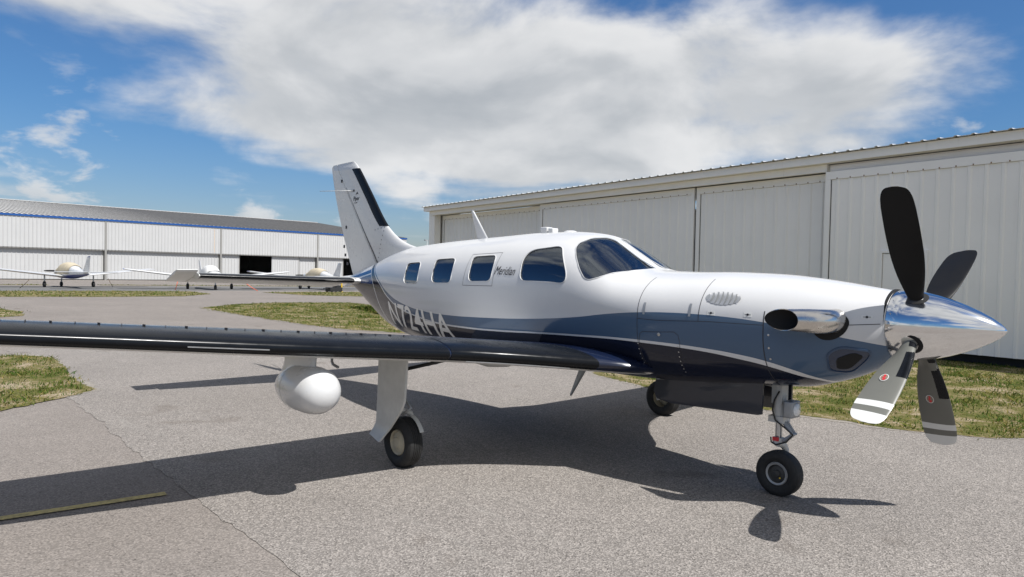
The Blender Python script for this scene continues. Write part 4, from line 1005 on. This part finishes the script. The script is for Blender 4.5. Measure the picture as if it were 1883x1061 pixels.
# roof sheets
for i in range(34):
    x0 = -.4 + i * 1.0
    if i == 0:
        pr = [];
        for k in range(3):
            c = (k + .5) / 3; pr += [(c - .12, 0), (c - .045, 0), (c - .02, .024), (c + .02, .024), (c + .045, 0), (c + .12, 0)]
        pr = [(0, 0)] + pr + [(1, 0)]; g = G(); mm = len(pr)
        vs = [(x, y, 4.775 + zz_ + sl) for y, sl in ((-.42, 0), (14.4, 1.15)) for x, zz_ in pr] + [(x, y, 4.763 + zz_ + sl) for y, sl in ((-.42, 0), (14.4, 1.15)) for x, zz_ in pr]
        fs = [(k, k + 1, mm + k + 1, mm + k) for k in range(mm - 1)] + [(2 * mm + k, 3 * mm + k, 3 * mm + k + 1, 2 * mm + k + 1) for k in range(mm - 1)] + [(k, 2 * mm + k, 2 * mm + k + 1, k + 1) for k in range(mm - 1)]
        g.add(vs, fs); r0 = g.obj('roof_sheet', RROOF, H); o = r0
    else: o = shared('roof_sheet', r0, H)
    o.location = (x0, 0, .0015 * (i % 2))
def leaf(s0, s1, y, top, label=None, walk=None):
    L = empty('door_leaf', (0, 0, 0), 0, H); L['label'] = label
    hbox('leaf_rail', s0, s1, y - .035, y + .03, top - .19, top, GTRIM, L)
    hbox('leaf_stile', s0, s0 + .13, y - .033, y + .028, .22, top - .192, GTRIM, L); hbox('leaf_stile', s1 - .13, s1, y - .033, y + .028, .22, top - .192, GTRIM, L)
    hbox('leaf_gap', s0 + .132, s0 + .15, y - .005, y + .02, .22, top - .2, SEAM, L)
    if walk:
        panels('wall_panel', L, GSID, s0 + .15, walk[0], y, .20, top - .195, .33, .026, .99); panels('wall_panel', L, GSID, walk[1], s1 - .13, y, .20, top - .195, .33, .026, .99)
        panels('wall_panel', L, GSID, walk[0], walk[1], y, walk[2], top - .195, .33, .026, 1.1)
        a, b, c = walk; D_ = hbox('walk_door', a + .06, b - .06, y - .012, y + .03, .24, c - .07, GSID, L)
        hbox('door_frame', a - .02, a + .045, y - .04, y + .03, .22, c, GTRIM, L); hbox('door_frame', b - .045, b + .02, y - .04, y + .03, .22, c, GTRIM, L); hbox('door_frame', a + .047, b - .047, y - .038, y + .03, c - .055, c, GTRIM, L)
        hbox('door_handle', b - .17, b - .10, y - .05, y - .014, 1.15, 1.19, STEEL, L)
    else: panels('wall_panel', L, GSID, s0 + .15, s1 - .13, y, .20, top - .195, .33, .026, .99)
    # drip trim with screw heads under the rail
    g = G()
    k = s0 + .3
    while k < s1 - .2: g.box((k, y - .042, top - .175), (.018, .012, .03)); k += .33
    q = g.obj('rail_screws', RUST, L); q['kind'] = 'stuff'
    return L
leaf(.30, 8.22, .42, 4.36, 'recessed far door leaf')
leaf(8.26, 15.76, .14, 4.365, 'second door leaf')
leaf(15.84, 20.12, .15, 4.36, 'third door leaf')
leaf(20.12, 28.3, -.20, 4.35, 'near door leaf with a walk-through door', walk=(21.52, 22.53, 2.40))
hbox('door_guide', 28.3, HL, .14, .2, .2, 4.36, GSID)
hbox('upper_rail', 20.14, HL, -.06, -.0, 4.38, 4.50, GSID)
hbox('base_shade_strip', -.1, HL + .1, .03, .5, 0, .19, DARK)  # near-black strip; the shadow gap below the wall edge is put into its colour
# white hangar far left
A = empty('white_hangar', (-80.9, 3.37, 0), R_(95))
tag(A, 'long white hangar with blue gutter and grey seamed roof beyond the small airplanes', 'hangar')
s_l, s_r = -26.0, 50.5
hbox('blue_gutter', s_l, s_r + .1, -.34, -.10, 6.42, 6.62, BLUE, A)
for a, b in ((s_l, 9.3), (9.5, 22.02), (22.2, 35.3), (35.5, s_r)): panels('wall_panel', A, WSID, a, b, -.25, 3.30, 6.42, .36, .045, 1.08)
hbox('head_beam', s_l, s_r, -.23, .0, 3.20, 3.295, WTRIM, A)
for a, b, y in ((s_l, -4.0, .05), (-4.0, 9.3, .12), (9.55, 22.0, .05), (22.25, 24.56, .05), (28.91, 32.8, .05), (32.84, 35.3, .16), (35.5, 39.6, .05), (44.4, s_r, .05)):
    L = empty('door_leaf', (0, 0, 0), 0, A); panels('wall_panel', L, WSID, a, b, y, .08, 3.24, .36, .045, 1.08); hbox('leaf_stile', b - .04, b + .04, y - .05, y + .03, .08, 3.2, WTRIM, L)
for s in (9.4, 22.1, 35.4): hbox('wall_post', s - .10, s + .10, -.32, .0, 0, 6.4, WTRIM, A)
hbox('rain_streak', 21.28, 21.34, -.262, -.252, 3.4, 6.3, mat('rust_streak', (.55, .42, .30), .7), A)
hbox('end_wall', s_r - .2, s_r, .05, 50, 0, 6.5, WSID, A); hbox('end_wall', s_l, s_l + .2, .05, 50, 0, 6.5, WSID, A); hbox('rear_wall', s_l, s_r, 49.8, 50, 0, 6.5, WSID, A)
mesh_obj('gable_wall', [(s_r - .1, 0, 6.5), (s_r - .1, 50, 6.5), (s_r - .1, 25, 9.7)], [(0, 1, 2)], WSID, A)
hbox('hangar_floor', s_l + .3, s_r - .3, .2, 49.7, .0, .03, DARK, A)
rf0 = None
n_r = 77
for i in range(n_r):
    for side in (0, 1):
        if rf0 is None or (side == 1 and i == 0):
            g = G(); y0, z0, y1, z1 = (-.36, 6.60, 25, 9.75) if side == 0 else (50.3, 6.60, 25, 9.75)
            pr = []
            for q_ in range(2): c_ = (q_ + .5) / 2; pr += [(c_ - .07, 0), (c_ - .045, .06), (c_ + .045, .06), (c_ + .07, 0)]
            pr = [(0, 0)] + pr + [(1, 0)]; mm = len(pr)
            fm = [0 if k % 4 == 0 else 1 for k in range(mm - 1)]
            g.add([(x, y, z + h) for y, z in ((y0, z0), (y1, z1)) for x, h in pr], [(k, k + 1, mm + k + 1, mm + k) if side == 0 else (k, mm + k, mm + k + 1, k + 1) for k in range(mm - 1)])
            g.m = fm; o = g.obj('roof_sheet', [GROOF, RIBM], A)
            if side == 0: rf0 = o
            else: rf1 = o
        else: o = shared('roof_sheet', rf0 if side == 0 else rf1, A)
        o.location = (s_l + i * .995, 0, .0)
hbox('ridge_cap', s_l, s_r, 24.7, 25.3, 9.78, 9.86, RROOF, A)

# ------------------------------------------------------------------ small parked airplanes
def light_plane(loc, heading, sc, label, trim, cover_mat, fin_full=True, group='small airplanes tied down before the white hangar'):
    r = empty('light_airplane', loc, heading); r.scale = (sc, sc, sc); tag(r, label, 'airplane', group)
    FT_ = pchip([(-4.9, 1.10), (-4.0, 1.16), (-2.5, 1.33), (-1.4, 1.60), (-.6, 1.72), (.0, 1.73), (.5, 1.64), (.95, 1.40), (1.5, 1.34), (2.05, 1.28), (2.3, 1.22)])
    FB_ = pchip([(-4.9, .98), (-3.5, .80), (-2, .66), (-1, .60), (.8, .60), (1.6, .66), (2.1, .78), (2.3, .92)])
    FW_ = pchip([(-4.9, .06), (-3.5, .20), (-2, .38), (-1, .50), (.2, .53), (1, .50), (1.7, .44), (2.1, .36), (2.3, .25)])
    g = G(); rs = []; xs = [-4.9 + 7.2 * i / 35 for i in range(36)]
    for x in xs:
        zt, zb, hw = FT_(x), FB_(x), FW_(x); zc = zb + (min(zt, 1.35) - zb) * .5
        rs.append([(x, hw * math.copysign(abs(math.cos(a)) ** .8, math.cos(a)), zc + (zt - zc if math.sin(a) > 0 else zc - zb) * math.copysign(abs(math.sin(a)) ** .8, math.sin(a))) for a in [2 * math.pi * k / 24 for k in range(24)]])
    g.rings(rs); fm = []
    for i in range(35):
        for k in range(24):
            a = (k + .5) / 24 * 360; fm.append(1 if 190 < a < 350 else 0)
    fm += [0, 0]; mesh_obj('fuselage', g.v, g.f, [WHITE, trim], r, True, fm, 40)
    # fitted canvas cover over the cabin
    g = G(); rs = []
    for i in range(14):
        x = -1.75 + 3.0 * i / 13; zt, zb, hw = FT_(x), FB_(x), FW_(x); zc = zb + (min(zt, 1.35) - zb) * .5; row = []
        for k in range(17):
            a = math.pi * (k / 16) * 1.06 - .03 * math.pi; w_ = .035 + .012 * math.sin(i * 2.1 + k)
            row.append((x, (hw + w_) * math.copysign(abs(math.cos(a)) ** .8, math.cos(a)), zc + (zt - zc + w_ if math.sin(a) > 0 else zc - zb) * math.copysign(abs(math.sin(a)) ** .8, math.sin(a))))
        rs.append(row)
    g.rings(rs, close=False, cap=False); g.obj('canopy_cover', cover_mat, r, smooth=True)
    for s in (-1, 1):
        g = G(); rs = []
        for y, l, t, th in ((.45, .75, -1.0, .22), (1.2, .62, -.98, .2), (5.4, .45, -.72, .13), (5.65, .38, -.66, .07), (5.72, .1, -.45, .02)):
            z = .78 + .115 * (y - .45); rs.append([(l - u * (l - t), s * y, z + v * th / .12) for u, v in naca(10, .12, .01)])
        g.rings(rs); n = len(rs[0]); fm = [1 if i >= 3 else 0 for i in range(4) for k in range(n)] + [0, 1]; wg_ = mesh_obj('wing', g.v, g.f, [WHITE, trim], r, True, fm, 40)
        g = G(); rs = [[(l - u * (l - t), s * y, 1.12 + v * th / .12) for u, v in naca(8, .12, 0)] for y, l, t, th in ((.03, -4.0, -4.75, .08), (1.85, -4.12, -4.72, .05), (1.95, -4.25, -4.7, .02))]
        g.rings(rs); g.obj('tailplane', WHITE, r, smooth=True, angle=40)
        g = G(); g.tube([(-.35, s * 1.52, .85), (-.35, s * 1.52, .22)], .045, 10); g.obj('gear_leg', GEARP, r, smooth=True)
        g = G(); g.revolve([(-.07, .10), (-.08, .16), (-.06, .205), (.06, .205), (.08, .16), (.07, .10), (.05, 0)], (-.35, s * 1.52, .205), (0, s, 0), 20); g.obj('wheel', RUBBER, r, smooth=True, angle=40)
    g = G(); g.tube([(1.55, 0, .75), (1.60, 0, .2)], .045, 10); g.obj('nose_leg', GEARP, r, smooth=True)
    g = G(); g.revolve([(-.065, .09), (-.075, .14), (-.055, .18), (.055, .18), (.075, .14), (.065, .09), (.04, 0)], (1.62, 0, .18), (0, 1, 0), 20); g.obj('nose_wheel', RUBBER, r, smooth=True, angle=40)
    g = G(); rs = [[(l - u * (l - t), v * th / .12, z) for u, v in naca(8, .12, 0)] for z, l, t, th in ((1.05, -3.3, -4.75, .12), (1.68, -3.98, -4.88, .10), (2.12, -4.35, -5.0, .07), (2.2, -4.5, -5.0, .03))]
    g.rings(rs); n = len(rs[0]); fm = [0] * n + [0] * n + [1 if fin_full else 0] * n + [0, 0]; mesh_obj('tail_fin', g.v, g.f, [WHITE, trim], r, True, fm, 40)
    g = G(); g.revolve([(0, .17), (.12, .14), (.26, .06), (.32, 0)], (2.30, 0, 1.12), (1, 0, 0), 20); g.obj('spinner', WHITE, r, smooth=True)
    g = G()
    for s in (-1, 1):
        rs = [[(2.37 + v * .02 / .12, s * y, 1.12 + (.5 - u) * c) for u, v in naca(6, .12, 0)] for y, c in ((.10, .08), (.3, .13), (.7, .12), (.92, .06))]; g.rings(rs)
    g.obj('propeller', BLADEK, r, smooth=True, angle=40)
    return r
TAN = mat('tan_canvas', (.46, .40, .29), .85, var=.1, vscale=4, bump=.3, bscale=12)
WCAN = mat('white_canvas', (.58, .575, .56), .8, var=.06, vscale=4, bump=.3, bscale=12)
NTRIM = mat('navy_trim', (.03, .05, .22), .35, coat=.5); BTRIM = mat('royal_trim', (.02, .09, .40), .35, coat=.5)
p1 = light_plane((-54.6, 4.75, .004), R_(185), 1.02, 'small white and blue low-wing airplane under a tan cover, tail toward the viewer, far left', NTRIM, TAN)
p2 = light_plane((-49.4, 13.1, .004), R_(-8), 1.02, 'small low-wing airplane under a white cover behind the tailplane tip, facing the viewer', BTRIM, WCAN, False)
p3 = light_plane((-50.2, 22.0, .004), R_(176), 1.0, 'small white airplane under a tan cover beside the open hangar door', NTRIM, TAN, False)
# tie-down straps and ground clutter near them
ORG = mat('orange_strap', (.75, .14, .06), .6); ROPE = mat('brown_rope', (.16, .12, .09), .9)
def strap(a, b, mt, label, nm='tie_down_strap', r=.022, group=None):
    a, b = Vector(a), Vector(b); g = G(); mid = (a + b) / 2 - Vector((0, 0, .03)); g.tube([a, mid, b], r, 6); o = g.obj(nm, mt, None, smooth=True); tag(o, label, 'strap', group); return o
strap((-46.968148, 9.868469, 0.000000), (-46.604774, 9.934517, 0.689856), ORG, 'orange strap at the blue wing tip of the facing small airplane', group='tie-down straps on the far apron')
strap((-45.578026, 15.141057, 0.000000), (-45.921828, 14.390764, 0.543843), ORG, 'orange strap running down behind the middle of the tailplane', group='tie-down straps on the far apron')
strap((-51.698685, 1.498535, 0.000000), (-50.978570, 1.977357, 0.635901), ROPE, 'dark rope from the left wing of the tan-covered airplane', group='tie-down straps on the far apron')
strap((-56.110222, 7.969410, 0.000000), (-56.047954, 7.654172, 0.629987), ROPE, 'dark rope from the right wing of the tan-covered airplane', group='tie-down straps on the far apron')
g = G(); g.box((0, 0, .20), (1.1, .6, .30)); g.box((.25, 0, .42), (.4, .5, .16)); g.box((-.7, 0, .28), (.5, .06, .05))
eq = empty('ground_power_cart', (-42.901577, 19.831045, 0.000000), R_(100)); tag(eq, 'low dark equipment cart on the far apron behind the tail', 'cart')
g.obj('cart_body', mat('cart_black', (.02, .02, .022), .6, var=.2), eq)
for sx in (-.4, .4):
    for sy in (-.28, .28): g = G(); g.revolve([(-.04, .0), (-.04, .10), (.04, .10), (.04, 0)], (sx, sy, .10), (0, 1, 0), 14); g.obj('cart_wheel', RUBBER, eq, smooth=True, angle=40)
g = G(); g.revolve([(0, .16), (.03, .16), (.04, .07), (.75, .06), (.78, 0)], (0, 0, 0), (0, 0, 1), 14); yb_ = g.obj('bollard', YEL, None, smooth=True, angle=40); yb_.location = (-42.856399, 20.433730, 0.000000); tag(yb_, 'short yellow post beside the dark cart', 'bollard')
# light mast far behind
lm = empty('light_mast', (-119.057424, 81.137348, -0.538591), 0); tag(lm, 'slim floodlight mast far behind at the corner of the grey hangar', 'mast')
g = G(); g.tube([(0, 0, 0), (0, 0, 8.9)], [.12, .07], 10); g.obj('pole', GREYM, lm, smooth=True)
g = G(); g.tube([(0, -.75, 8.75), (0, .75, 8.75)], .05, 8); g.obj('cross_arm', GREYM, lm, smooth=True)
for s in (-1, 1): g = G(); g.box((.1, s * .6, 8.85), (.35, .3, .18)); g.obj('lamp_head', GREYM, lm)
